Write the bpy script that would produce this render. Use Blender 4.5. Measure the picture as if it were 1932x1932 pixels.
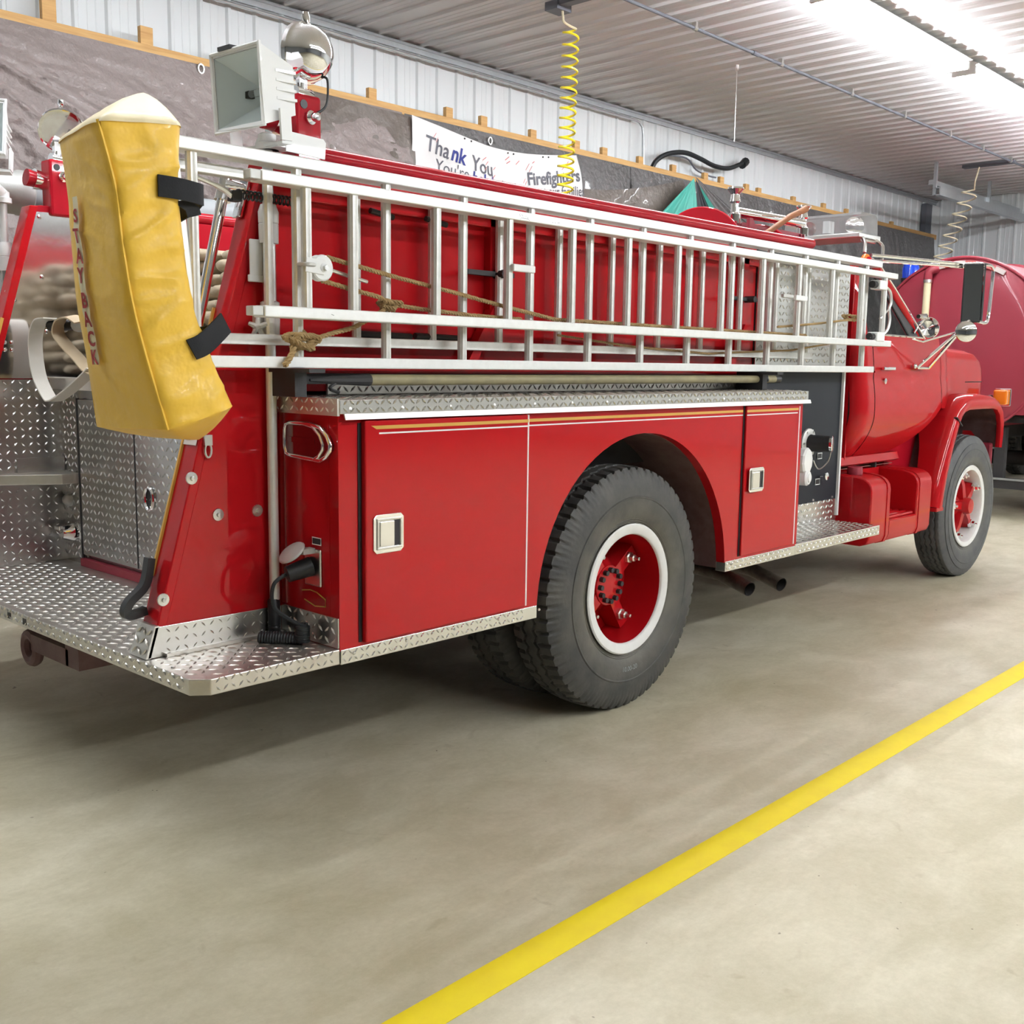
import bpy, bmesh, math, random
from mathutils import Vector, Matrix, noise
random.seed(7)
PI = math.pi
for o in list(bpy.data.objects):
    bpy.data.objects.remove(o, do_unlink=True)
SC = bpy.context.scene
COL = SC.collection

# ------------------------------------------------------------------ camera
cam_d = bpy.data.cameras.new('camera')
cam_d.sensor_width = 36.0
cam_d.lens = 36.0 * 2028.74 / 1932.0
cam_d.clip_start = 0.05
cam = bpy.data.objects.new('camera', cam_d)
COL.objects.link(cam)
yaw, pit, rol = 0.82047998, -0.13705911, 0.01359716
fwd = Vector((math.sin(yaw)*math.cos(pit), math.cos(yaw)*math.cos(pit), math.sin(pit)))
rgt = Vector((math.cos(yaw), -math.sin(yaw), 0))
upv = rgt.cross(fwd)
r2 = rgt*math.cos(rol) + upv*math.sin(rol)
u2 = -rgt*math.sin(rol) + upv*math.cos(rol)
m = Matrix((( r2.x, u2.x, -fwd.x, 0), (r2.y, u2.y, -fwd.y, 0), (r2.z, u2.z, -fwd.z, 1.46), (0, 0, 0, 1)))
cam.matrix_world = m
SC.camera = cam

# ------------------------------------------------------------------ world, exposure
w = bpy.data.worlds.new('world'); SC.world = w; w.use_nodes = True
w.node_tree.nodes['Background'].inputs[0].default_value = (0.9, 0.95, 1.0, 1)
w.node_tree.nodes['Background'].inputs[1].default_value = 0.02
SC.view_settings.view_transform = 'Standard'
SC.view_settings.look = 'None'
SC.view_settings.gamma = 1.0
SC.view_settings.use_curve_mapping = False
SC.view_settings.exposure = 0.0
LAMP = 86.0                       # radiance of the fluorescent tubes
LAMP_COL = (0.93, 0.96, 1.0)

# ------------------------------------------------------------------ materials
MT = {}
def mat(name, col, rough=0.5, metal=0.0, coat=0.0, spec=0.5, bump=None, var=None, emit=None, trans=0.0, ior=1.45, sheen=0.0, aniso=0.0):
    """bump=(scale,strength,dist) noise bump ; var=(scale,amount,col2) noise colour variation"""
    mt = bpy.data.materials.new(name); mt.use_nodes = True
    nt = mt.node_tree; b = nt.nodes['Principled BSDF']
    c4 = (*col, 1)
    b.inputs['Base Color'].default_value = c4
    b.inputs['Roughness'].default_value = rough
    b.inputs['Metallic'].default_value = metal
    b.inputs['Coat Weight'].default_value = coat
    b.inputs['Coat Roughness'].default_value = 0.025
    b.inputs['Specular IOR Level'].default_value = spec
    b.inputs['Transmission Weight'].default_value = trans
    b.inputs['IOR'].default_value = ior
    b.inputs['Sheen Weight'].default_value = sheen
    tc = nt.nodes.new('ShaderNodeTexCoord')
    if emit:
        b.inputs['Emission Color'].default_value = (*emit[0], 1)
        b.inputs['Emission Strength'].default_value = emit[1]
    if var:
        n = nt.nodes.new('ShaderNodeTexNoise'); n.inputs['Scale'].default_value = var[0]
        n.inputs['Detail'].default_value = 6; n.inputs['Roughness'].default_value = 0.6
        nt.links.new(tc.outputs['Object'], n.inputs['Vector'])
        r = nt.nodes.new('ShaderNodeValToRGB'); r.color_ramp.elements[0].position = 0.35; r.color_ramp.elements[1].position = 0.7
        r.color_ramp.elements[0].color = c4; r.color_ramp.elements[1].color = (*var[2], 1)
        mx = nt.nodes.new('ShaderNodeMix'); mx.data_type = 'RGBA'; mx.inputs['Factor'].default_value = var[1]
        mx.inputs['A'].default_value = c4
        nt.links.new(n.outputs['Fac'], r.inputs['Fac']); nt.links.new(r.outputs['Color'], mx.inputs['B'])
        nt.links.new(mx.outputs['Result'], b.inputs['Base Color'])
    if bump:
        n2 = nt.nodes.new('ShaderNodeTexNoise'); n2.inputs['Scale'].default_value = bump[0]; n2.inputs['Detail'].default_value = 4
        bp = nt.nodes.new('ShaderNodeBump'); bp.inputs['Strength'].default_value = bump[1]; bp.inputs['Distance'].default_value = bump[2]
        nt.links.new(tc.outputs['Object'], n2.inputs['Vector']); nt.links.new(n2.outputs['Fac'], bp.inputs['Height'])
        nt.links.new(bp.outputs['Normal'], b.inputs['Normal'])
    MT[name] = mt
    return mt

mat('red_paint', (0.40, 0.0055, 0.009), 0.5, 0, 0.6, spec=0.05, bump=(4, 0.02, 0.01))
mat('red_paint_hose_bed', (0.34, 0.005, 0.014), 0.5, 0, 0.5, spec=0.06)
mat('maroon_tank', (0.26, 0.022, 0.040), 0.5, 0, 0.2, bump=(3, 0.05, 0.02))
mat('dusty_red', (0.34, 0.06, 0.05), 0.7, var=(9, 0.7, (0.36, 0.24, 0.20)))
mat('chrome', (0.90, 0.90, 0.92), 0.05, 1)
mat('steel', (0.72, 0.72, 0.70), 0.28, 1)
mat('stainless', (0.80, 0.80, 0.80), 0.10, 1, bump=(3.5, 0.05, 0.02))
mat('aluminium', (0.84, 0.85, 0.84), 0.42, 0.45, var=(30, 0.35, (0.68, 0.68, 0.66)), bump=(60, 0.05, 0.003))
mat('rung_aluminium', (0.76, 0.76, 0.73), 0.40, 0.6, var=(25, 0.4, (0.52, 0.51, 0.47)))
mat('tread_plate', (0.70, 0.70, 0.68), 0.27, 0.95, var=(14, 0.45, (0.60, 0.58, 0.54)), bump=(40, 0.06, 0.003))
mat('tread_plate_worn', (0.70, 0.68, 0.64), 0.36, 0.9, var=(10, 0.6, (0.50, 0.46, 0.41)), bump=(40, 0.08, 0.003))
mat('tread_plate_dull', (0.62, 0.62, 0.62), 0.26, 0.95, var=(9, 0.5, (0.42, 0.40, 0.38)))
mat('rubber', (0.034, 0.035, 0.035), 0.6, var=(9, 0.85, (0.080, 0.076, 0.066)), bump=(30, 0.3, 0.006))
mat('rubber_front', (0.060, 0.063, 0.066), 0.6, var=(12, 0.6, (0.12, 0.12, 0.118)), bump=(45, 0.15, 0.003))
mat('black_plastic', (0.012, 0.012, 0.014), 0.4)
mat('black_webbing', (0.012, 0.013, 0.016), 0.85, bump=(200, 0.3, 0.002))
mat('dark_steel', (0.025, 0.024, 0.025), 0.6)
mat('underbody', (0.016, 0.014, 0.014), 0.8)
mat('arch_liner', (0.10, 0.045, 0.045), 0.7, var=(12, 0.7, (0.17, 0.11, 0.10)))
mat('pump_panel', (0.014, 0.017, 0.023), 0.5, spec=0.25, bump=(250, 0.15, 0.001))
mat('rim_white', (0.80, 0.80, 0.79), 0.4, var=(14, 0.3, (0.6, 0.58, 0.54)))
mat('white_paint', (0.86, 0.87, 0.87), 0.35, 0, 0.3)
mat('lamp_white', (0.84, 0.89, 0.92), 0.30, 0.2)
mat('cast_grey', (0.55, 0.55, 0.53), 0.5, 0.5, bump=(70, 0.2, 0.003))
mat('mast_white', (0.66, 0.66, 0.65), 0.45, 0.2)
mat('gold', (0.62, 0.36, 0.07), 0.4)
mat('yellow_vinyl', (0.90, 0.56, 0.060), 0.48, 0, 0.1, bump=(7, 0.45, 0.03), sheen=0.1)
mat('lit_yellow_vinyl', (0.90, 0.78, 0.50), 0.5, 0, 0.1, bump=(9, 0.2, 0.02))  # yellow cover's top painted paler, for the lamps shining down on it
mat('reflective_tape', (0.80, 0.72, 0.48), 0.45)
mat('red_letter', (0.36, 0.03, 0.03), 0.6)
mat('hose_tan', (0.52, 0.44, 0.32), 0.9, bump=(160, 0.35, 0.003), var=(12, 0.6, (0.36, 0.29, 0.21)))
mat('rope', (0.38, 0.26, 0.12), 0.9, bump=(180, 0.4, 0.003), var=(40, 0.6, (0.22, 0.14, 0.06)))
mat('strap_white', (0.74, 0.71, 0.65), 0.85, bump=(150, 0.2, 0.002))
mat('strap_tan', (0.50, 0.40, 0.27), 0.85, bump=(150, 0.2, 0.002))
mat('amber', (0.75, 0.22, 0.02), 0.15, 0, 0.8)
mat('orange_lamp', (0.9, 0.2, 0.03), 0.2, 0, 0.8)
mat('red_lens', (0.10, 0.005, 0.006), 0.08, 0, 1.0)
mat('blue_lens', (0.01, 0.09, 0.95), 0.06, 0, 1.0, trans=0.5)
mat('mirror', (0.85, 0.86, 0.87), 0.02, 1)
mat('glass', (0.86, 0.92, 0.90), 0.01, 0, 0, trans=1.0, ior=1.03)
mat('clear_plastic', (0.97, 0.98, 0.98), 0.08, 0, 0.3, trans=0.86, ior=1.06)
mat('seat_vinyl', (0.12, 0.11, 0.10), 0.6)
mat('concrete_dummy', (0.5, 0.5, 0.45))
mat('yellow_line', (0.86, 0.69, 0.008), 0.55, var=(9, 0.6, (0.78, 0.58, 0.015)), bump=(60, 0.1, 0.003))
mat('pale_wall_steel', (0.74, 0.77, 0.78), 0.42, 0, 0.2)
mat('grey_wall_steel', (0.26, 0.27, 0.28), 0.45)
mat('ceiling_steel', (0.66, 0.66, 0.67), 0.38, 0, 0.25)
mat('galvanised', (0.55, 0.58, 0.60), 0.38, 0.8, var=(20, 0.4, (0.42, 0.45, 0.48)))
mat('conduit_grey', (0.17, 0.18, 0.21), 0.5, 0.5)
mat('cable_black', (0.012, 0.015, 0.017), 0.5)
mat('cable_cream', (0.62, 0.55, 0.38), 0.5)
mat('hose_yellow', (0.85, 0.70, 0.03), 0.35, 0, 0.4)
mat('tarp_brown', (0.27, 0.225, 0.215), 0.5, 0, 0.15, bump=(24, 0.7, 0.03), var=(2.5, 0.5, (0.19, 0.155, 0.14)))
mat('tarp_grey', (0.075, 0.070, 0.068), 0.42, 0, 0.2, bump=(20, 0.6, 0.03), var=(3, 0.6, (0.12, 0.115, 0.115)))
mat('tarp_olive', (0.135, 0.112, 0.095), 0.42, 0, 0.2, bump=(16, 0.5, 0.03), var=(3, 0.7, (0.075, 0.062, 0.052)))
mat('tarp_teal', (0.06, 0.33, 0.27), 0.5, bump=(6, 0.5, 0.03))
mat('tarp_black', (0.012, 0.014, 0.02), 0.5)
mat('tarp_green', (0.04, 0.20, 0.10), 0.5)
mat('banner_white', (0.72, 0.71, 0.70), 0.5, 0, 0.1, bump=(6, 0.15, 0.02))
mat('ink_grey', (0.10, 0.10, 0.12), 0.6)
mat('ink_blue', (0.02, 0.03, 0.20), 0.6)
mat('ink_red', (0.60, 0.18, 0.17), 0.7)
mat('exhaust', (0.22, 0.19, 0.17), 0.5, 0.9, var=(25, 0.7, (0.10, 0.07, 0.05)))
mat('tube', (1, 1, 1), 0.5, emit=(LAMP_COL, LAMP))
mat('decal_white', (0.75, 0.68, 0.66), 0.5)
mat('olive_pole', (0.30, 0.26, 0.14), 0.5, var=(14, 0.6, (0.16, 0.14, 0.09)))
mat('suction_grey', (0.30, 0.32, 0.33), 0.5)

def dusty_bead(name, r0, r1):             # pale dust caught on the tyre wall around the rim
    nt = MT[name].node_tree; b = nt.nodes['Principled BSDF']; L = nt.links.new
    src = b.inputs['Base Color'].links[0].from_socket
    tc = nt.nodes.new('ShaderNodeTexCoord'); sp = nt.nodes.new('ShaderNodeVectorMath'); sp.operation = 'MULTIPLY'; sp.inputs[1].default_value = (1, 0, 1)
    ln = nt.nodes.new('ShaderNodeVectorMath'); ln.operation = 'LENGTH'; mr = nt.nodes.new('ShaderNodeMapRange')
    mr.inputs['From Min'].default_value = r1; mr.inputs['From Max'].default_value = r0; mr.inputs['To Max'].default_value = 1.0
    n = nt.nodes.new('ShaderNodeTexNoise'); n.inputs['Scale'].default_value = 14; n.inputs['Detail'].default_value = 6
    mu = nt.nodes.new('ShaderNodeMath'); mu.operation = 'MULTIPLY'
    mx = nt.nodes.new('ShaderNodeMix'); mx.data_type = 'RGBA'; mx.inputs['B'].default_value = (0.17, 0.155, 0.12, 1)
    L(tc.outputs['Object'], sp.inputs[0]); L(sp.outputs['Vector'], ln.inputs[0]); L(ln.outputs['Value'], mr.inputs['Value']); L(tc.outputs['Object'], n.inputs['Vector'])
    L(mr.outputs['Result'], mu.inputs[0]); L(n.outputs['Fac'], mu.inputs[1]); L(mu.outputs['Value'], mx.inputs['Factor']); L(src, mx.inputs['A']); L(mx.outputs['Result'], b.inputs['Base Color'])
dusty_bead('rubber', 0.275, 0.40); dusty_bead('rubber_front', 0.285, 0.36)
def wood(name, c1, c2):
    mt = bpy.data.materials.new(name); mt.use_nodes = True; nt = mt.node_tree; b = nt.nodes['Principled BSDF']
    b.inputs['Roughness'].default_value = 0.6
    tc = nt.nodes.new('ShaderNodeTexCoord'); mp = nt.nodes.new('ShaderNodeMapping'); mp.inputs['Scale'].default_value = (1.2, 14, 14)
    n = nt.nodes.new('ShaderNodeTexNoise'); n.inputs['Scale'].default_value = 3; n.inputs['Detail'].default_value = 8; n.inputs['Distortion'].default_value = 0.6
    r = nt.nodes.new('ShaderNodeValToRGB'); r.color_ramp.elements[0].color = (*c1, 1); r.color_ramp.elements[1].color = (*c2, 1)
    r.color_ramp.elements[0].position = 0.3; r.color_ramp.elements[1].position = 0.7
    nt.links.new(tc.outputs['Object'], mp.inputs['Vector']); nt.links.new(mp.outputs['Vector'], n.inputs['Vector'])
    nt.links.new(n.outputs['Fac'], r.inputs['Fac']); nt.links.new(r.outputs['Color'], b.inputs['Base Color'])
    MT[name] = mt
wood('pine', (0.66, 0.40, 0.15), (0.50, 0.27, 0.08))
wood('handle_wood', (0.33, 0.12, 0.035), (0.18, 0.06, 0.018))

def concrete():
    mt = bpy.data.materials.new('concrete'); mt.use_nodes = True; nt = mt.node_tree; b = nt.nodes['Principled BSDF']
    L = nt.links.new
    tc = nt.nodes.new('ShaderNodeTexCoord')
    def nz(scale, det=5, dist=0.0, sc=(1, 1, 1), ro=0.6):
        mp = nt.nodes.new('ShaderNodeMapping'); mp.inputs['Scale'].default_value = sc
        n = nt.nodes.new('ShaderNodeTexNoise'); n.inputs['Scale'].default_value = scale; n.inputs['Detail'].default_value = det
        n.inputs['Distortion'].default_value = dist; n.inputs['Roughness'].default_value = ro
        L(tc.outputs['Object'], mp.inputs['Vector']); L(mp.outputs['Vector'], n.inputs['Vector']); return n
    def ramp(n, p0, p1, c0, c1):
        r = nt.nodes.new('ShaderNodeValToRGB'); e = r.color_ramp.elements
        e[0].position = p0; e[1].position = p1; e[0].color = (*c0, 1); e[1].color = (*c1, 1)
        L(n.outputs['Fac'], r.inputs['Fac']); return r
    def mix(a, bb, fac, mode='MIX'):
        x = nt.nodes.new('ShaderNodeMix'); x.data_type = 'RGBA'; x.blend_type = mode
        L(a, x.inputs['A']); L(bb, x.inputs['B'])
        if isinstance(fac, float): x.inputs['Factor'].default_value = fac
        else: L(fac, x.inputs['Factor'])
        return x.outputs['Result']
    base = ramp(nz(0.7, 6, 0.5), 0.35, 0.68, (0.60, 0.555, 0.41), (0.73, 0.685, 0.555))
    mid = ramp(nz(2.4, 8, 0.35, (0.8, 1.25, 1), 0.70), 0.40, 0.64, (0.72, 0.70, 0.63), (1.0, 1.0, 1.0))
    c = mix(base.outputs['Color'], mid.outputs['Color'], 0.75, 'MULTIPLY')
    fine = ramp(nz(45, 7, 0, (1, 1, 1), 0.75), 0.32, 0.66, (0.84, 0.83, 0.79), (1, 1, 1))
    c = mix(c, fine.outputs['Color'], 0.7, 'MULTIPLY')
    st = ramp(nz(5.5, 3, 1.2), 0.66, 0.76, (0, 0, 0), (1, 1, 1))
    dark = nt.nodes.new('ShaderNodeRGB'); dark.outputs[0].default_value = (0.30, 0.24, 0.14, 1)
    k = nt.nodes.new('ShaderNodeMath'); k.operation = 'MULTIPLY'; k.inputs[1].default_value = 0.35
    L(st.outputs['Color'], k.inputs[0])
    c = mix(c, dark.outputs[0], k.outputs[0])
    sp = ramp(nz(21, 2, 0.2), 0.755, 0.775, (0, 0, 0), (1, 1, 1))
    d2 = nt.nodes.new('ShaderNodeRGB'); d2.outputs[0].default_value = (0.12, 0.09, 0.055, 1)
    k2 = nt.nodes.new('ShaderNodeMath'); k2.operation = 'MULTIPLY'; k2.inputs[1].default_value = 0.7
    L(sp.outputs['Color'], k2.inputs[0])
    c = mix(c, d2.outputs[0], k2.outputs[0])
    L(c, b.inputs['Base Color'])
    rr = nt.nodes.new('ShaderNodeMapRange'); rr.inputs['To Min'].default_value = 0.42; rr.inputs['To Max'].default_value = 0.62
    L(nz(2.0, 5, 0.5).outputs['Fac'], rr.inputs['Value']); L(rr.outputs['Result'], b.inputs['Roughness'])
    bp = nt.nodes.new('ShaderNodeBump'); bp.inputs['Strength'].default_value = 0.12; bp.inputs['Distance'].default_value = 0.004
    L(nz(30, 6).outputs['Fac'], bp.inputs['Height']); L(bp.outputs['Normal'], b.inputs['Normal'])
    MT['concrete'] = mt
concrete()

# ------------------------------------------------------------------ mesh helpers
WL = {}                                   # world location of every object built
class MB:
    def __init__(s): s.v = []; s.f = []
    def add(s, vs, fs):
        o = len(s.v); s.v += [tuple(p) for p in vs]; s.f += [tuple(i+o for i in f) for f in fs]; return s
    def box(s, x0, x1, y0, y1, z0, z1):
        vs = [(x, y, z) for z in (z0, z1) for y in (y0, y1) for x in (x0, x1)]
        return s.add(vs, [(0,2,3,1), (4,5,7,6), (0,1,5,4), (2,6,7,3), (0,4,6,2), (1,3,7,5)])
    def obox(s, c, a, b, d):
        c = Vector(c); a = Vector(a); b = Vector(b); d = Vector(d)
        vs = [c + a*i + b*j + d*k for k in (-1, 1) for j in (-1, 1) for i in (-1, 1)]
        return s.add(vs, [(0,2,3,1), (4,5,7,6), (0,1,5,4), (2,6,7,3), (0,4,6,2), (1,3,7,5)])
    def bar(s, p0, p1, wv, h):            # box bar from p0 to p1, wv = half width vector, h = half height
        p0 = Vector(p0); p1 = Vector(p1); d = (p1-p0); wv = Vector(wv)
        n = d.cross(wv); n.normalize()
        return s.obox((p0+p1)/2, d/2, wv, n*h)
    def cyl(s, p0, p1, r0, r1=None, n=16, caps=True):
        return s.tube([p0, p1], [r0, r0 if r1 is None else r1], n, caps)
    def tube(s, pts, r, n=10, caps=True, closed=False):
        pts = [Vector(p) for p in pts]; N = len(pts)
        rs = r if isinstance(r, (list, tuple)) else [r]*N
        o = len(s.v); up = None
        for i, p in enumerate(pts):
            if closed: t = pts[(i+1) % N] - pts[i-1]
            else: t = pts[min(i+1, N-1)] - pts[max(i-1, 0)]
            if t.length < 1e-9: t = Vector((0, 0, 1))
            t.normalize()
            if up is None:
                up = Vector((0, 0, 1)) if abs(t.z) < 0.9 else Vector((1, 0, 0))
            e1 = up - t*up.dot(t)
            if e1.length < 1e-6: e1 = t.orthogonal()
            e1.normalize(); up = e1; e2 = t.cross(e1)
            for k in range(n):
                a = 2*PI*k/n
                s.v.append(tuple(p + (e1*math.cos(a) + e2*math.sin(a))*rs[i]))
        M = N if closed else N-1
        for i in range(M):
            j = (i+1) % N
            for k in range(n):
                k2 = (k+1) % n
                s.f.append((o+i*n+k, o+i*n+k2, o+j*n+k2, o+j*n+k))
        if caps and not closed:
            s.f.append(tuple(o+k for k in reversed(range(n))))
            s.f.append(tuple(o+(N-1)*n+k for k in range(n)))
        return s
    def ribbon(s, pts, wv, th):           # flat strap along pts, wv half width vector(s)
        pts = [Vector(p) for p in pts]; o = len(s.v); N = len(pts)
        for i, p in enumerate(pts):
            t = (pts[min(i+1, N-1)] - pts[max(i-1, 0)]).normalized()
            wq = Vector(wv[i]) if isinstance(wv, list) else Vector(wv)
            n = t.cross(wq).normalized()*th
            for q in (p-wq-n, p+wq-n, p+wq+n, p-wq+n): s.v.append(tuple(q))
        for i in range(N-1):
            for k in range(4):
                k2 = (k+1) % 4
                s.f.append((o+i*4+k, o+i*4+k2, o+i*4+4+k2, o+i*4+4+k))
        s.f.append((o+3, o+2, o+1, o)); e = o+(N-1)*4; s.f.append((e, e+1, e+2, e+3))
        return s
    def lathe(s, c, axis, prof, n=32, ref=None, cap=True):   # prof: list of (radius, height along axis)
        c = Vector(c); t = Vector(axis).normalized(); e1 = t.orthogonal().normalized() if ref is None else Vector(ref).normalized()
        e2 = t.cross(e1); o = len(s.v); N = len(prof)
        for r, h in prof:
            for k in range(n):
                a = 2*PI*k/n
                s.v.append(tuple(c + t*h + (e1*math.cos(a)+e2*math.sin(a))*r))
        for i in range(N-1):
            for k in range(n):
                k2 = (k+1) % n
                s.f.append((o+i*n+k, o+i*n+k2, o+(i+1)*n+k2, o+(i+1)*n+k))
        if cap and prof[0][0] > 1e-6: s.f.append(tuple(o+k for k in reversed(range(n))))
        if cap and prof[-1][0] > 1e-6: s.f.append(tuple(o+(N-1)*n+k for k in range(n)))
        return s
    def prism(s, poly, ax, a, b):         # polygon in the plane normal to axis ax, extruded a..b
        n = len(poly); vs = []
        for h in (a, b):
            for p in poly:
                vs.append((h, p[0], p[1]) if ax == 0 else ((p[0], h, p[1]) if ax == 1 else (p[0], p[1], h)))
        fs = [tuple(range(n)), tuple(reversed(range(n, 2*n)))] + [(i, (i+1) % n, n+(i+1) % n, n+i) for i in range(n)]
        return s.add(vs, fs)
    def grid(s, fn, nu, nv):
        o = len(s.v)
        for i in range(nu+1):
            for j in range(nv+1): s.v.append(tuple(fn(i/nu, j/nv)))
        for i in range(nu):
            for j in range(nv):
                a = o+i*(nv+1)+j; s.f.append((a, a+nv+1, a+nv+2, a+1))
        return s
    def ball(s, c, r, n=16, sq=(1, 1, 1)):
        c = Vector(c); o = len(s.v); m = n//2
        for i in range(1, m):
            for k in range(n):
                a = PI*i/m; b = 2*PI*k/n
                s.v.append((c.x+r*sq[0]*math.sin(a)*math.cos(b), c.y+r*sq[1]*math.sin(a)*math.sin(b), c.z+r*sq[2]*math.cos(a)))
        s.v.append((c.x, c.y, c.z+r*sq[2])); s.v.append((c.x, c.y, c.z-r*sq[2])); T = o+(m-1)*n
        for i in range(m-2):
            for k in range(n):
                k2 = (k+1) % n; s.f.append((o+i*n+k, o+(i+1)*n+k, o+(i+1)*n+k2, o+i*n+k2))
        for k in range(n):
            k2 = (k+1) % n; s.f.append((T, o+k, o+k2)); s.f.append((T+1, o+(m-2)*n+k2, o+(m-2)*n+k))
        return s
    def lugs(s, org, U, V, nu, nv, sp=0.034, L=0.0165, W=0.0052, H=0.0028, n=None):
        org = Vector(org); U = Vector(U).normalized(); V = Vector(V).normalized()
        n = U.cross(V) if n is None else Vector(n); n.normalize(); r = 0.7071
        for i in range(nu):
            for j in range(nv):
                c = org + U*(sp*(i+0.5)) + V*(sp*(j+0.5))
                a = (U+V)*r if (i+j) % 2 else (U-V)*r
                b = n.cross(a)
                s.add([c-a*L, c+b*W, c+a*L, c-b*W, c-a*L*0.45+n*H, c+a*L*0.45+n*H],
                      [(0, 3, 4), (0, 4, 1), (3, 2, 5), (3, 5, 4), (1, 4, 5), (1, 5, 2)])
        return s
    def mesh(s, name, smooth=35, recalc=True):
        me = bpy.data.meshes.new(name); me.from_pydata(s.v, [], s.f); me.validate()
        if recalc:
            bm = bmesh.new(); bm.from_mesh(me); bmesh.ops.recalc_face_normals(bm, faces=bm.faces); bm.to_mesh(me); bm.free()
        if smooth:
            me.shade_smooth(); me.set_sharp_from_angle(angle=math.radians(smooth))
        return me
def link(name, me, material, parent=None, loc=(0, 0, 0), bevel=0):
    o = bpy.data.objects.new(name, me); COL.objects.link(o)
    if material and not me.materials: me.materials.append(MT[material])
    o.location = loc; WL[o.name] = Vector(loc)
    if parent:
        o.parent = parent; o.matrix_parent_inverse = Matrix.Translation(-WL[parent.name])
    if bevel:
        b = o.modifiers.new('bevel', 'BEVEL'); b.width = bevel; b.segments = 2; b.limit_method = 'ANGLE'; b.angle_limit = math.radians(40)
    return o
STUFF = {'tread_pattern', 'edge_pattern', 'rivet', 'edge_slot', 'handwriting', 'grommet', 'flange_bolt'}
def part(name, mb, material, parent=None, smooth=35, bevel=0, recalc=True):
    o = link(name, mb.mesh(name, smooth, recalc), material, parent, (0, 0, 0), bevel)
    if name in STUFF: o['kind'] = 'stuff'
    return o
def root(name, loc, label, cat, group=None):
    e = bpy.data.objects.new(name, None); COL.objects.link(e); e.location = loc; e.empty_display_size = 0.1
    WL[e.name] = Vector(loc); return tag(e, label, cat, group)
def tag(o, label, cat, group=None, kind=None):
    o['label'] = label; o['category'] = cat
    if group: o['group'] = group
    if kind: o['kind'] = kind
    return o
def struct(o): o['kind'] = 'structure'; return o
def arc(c, r, a0, a1, n, ax=1):           # arc points in the plane normal to axis ax (degrees)
    out = []
    for i in range(n+1):
        a = math.radians(a0 + (a1-a0)*i/n); p, q = math.cos(a)*r, math.sin(a)*r
        out.append((c[0]+p, c[1], c[2]+q) if ax == 1 else ((c[0], c[1]+p, c[2]+q) if ax == 0 else (c[0]+p, c[1]+q, c[2])))
    return out
def smoothpath(pts, k=6):                 # Catmull-Rom through pts
    P = [Vector(p) for p in pts]; out = []
    for i in range(len(P)-1):
        a = P[max(i-1, 0)]; b = P[i]; c = P[i+1]; d = P[min(i+2, len(P)-1)]
        for j in range(k):
            t = j/k
            out.append(0.5*((2*b) + (c-a)*t + (2*a-5*b+4*c-d)*t*t + (3*b-a-3*c+d)*t*t*t))
    out.append(P[-1]); return out
def text_mesh(s, size, bold=0.0, align='LEFT'):
    cu = bpy.data.curves.new('txt', 'FONT'); cu.body = s; cu.size = size; cu.align_x = align; cu.offset = bold; cu.resolution_u = 3
    o = bpy.data.objects.new('txt', cu); COL.objects.link(o)
    me = bpy.data.meshes.new_from_object(o.evaluated_get(bpy.context.evaluated_depsgraph_get()))
    bpy.data.objects.remove(o, do_unlink=True); bpy.data.curves.remove(cu); return me
# ------------------------------------------------------------------ the building
X0, X1, Y0, Y1, ZC = -7.0, 17.3, -15.0, 7.1, 4.10
f = MB().box(X0-0.2, X1+0.2, Y0-0.2, Y1+0.2, -0.2, 0.0)
struct(part('floor', f, 'concrete', smooth=0))
PW, RIB = 0.9144, 0.2286
def rib_profile(w, n, rib=RIB, h=0.019, wd=0.050):
    """section of a ribbed steel sheet: (along, out)"""
    pts = [(0, 0)]
    for i in range(n):
        c = rib*(i+0.5)
        pts += [(c-wd/2, 0), (c-wd/2+0.014, h), (c+wd/2-0.014, h), (c+wd/2, 0), ]
        if i < n-1:
            m0 = rib*(i+1); pts += [(m0-0.035, 0), (m0-0.03, 0.003), (m0-0.022, 0), (m0+0.022, 0), (m0+0.03, 0.003), (m0+0.035, 0)]
    pts.append((w, 0)); return pts
def sheet(prof, along, out, run, org, length):
    mb = MB(); org = Vector(org); al = Vector(along); ou = Vector(out); ru = Vector(run)
    vs = [org + al*a + ou*h for a, h in prof] + [org + al*a + ou*h + ru*length for a, h in prof]
    n = len(prof)
    return mb.add(vs, [(i, i+1, n+i+1, n+i) for i in range(n-1)])
prof = rib_profile(PW, 4)
# back wall with steel siding
wb = struct(part('wall_back', MB().box(X0, X1, Y1+0.02, Y1+0.2, 0, ZC+0.1), 'pale_wall_steel', smooth=0))
me = sheet(prof, (1, 0, 0), (0, -1, 0), (0, 0, 1), (0, 0, 0), ZC).mesh('siding_panel', 0)
x = X0
while x < X1-0.01:
    link('siding_panel', me, 'pale_wall_steel', wb, (x, Y1, 0)); x += PW
wr = struct(part('wall_right', MB().box(X1+0.02, X1+0.2, Y0, Y1, 0, ZC+0.1), 'pale_wall_steel', smooth=0))
me = sheet(prof, (0, 1, 0), (-1, 0, 0), (0, 0, 1), (0, 0, 0), ZC).mesh('siding_panel', 0)
y = Y1-PW
while y > Y0:
    link('siding_panel', me, 'pale_wall_steel', wr, (X1, y, 0)); y -= PW
struct(part('wall_left', MB().box(X0-0.2, X0, Y0, Y1, 0, ZC+0.1), 'grey_wall_steel', smooth=0))
struct(part('wall_front', MB().box(X0, X1, Y0-0.2, Y0, 0, ZC+0.1), 'grey_wall_steel', smooth=0))
ce = struct(part('ceiling', MB().box(X0-0.2, X1+0.2, Y0-0.2, Y1+0.2, ZC+0.04, ZC+0.2), 'ceiling_steel', smooth=0))
me = sheet(prof, (1, 0, 0), (0, 0, -1), (0, 1, 0), (0, 0, 0), Y1-Y0).mesh('ceiling_panel', 0)
x = X0
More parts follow.
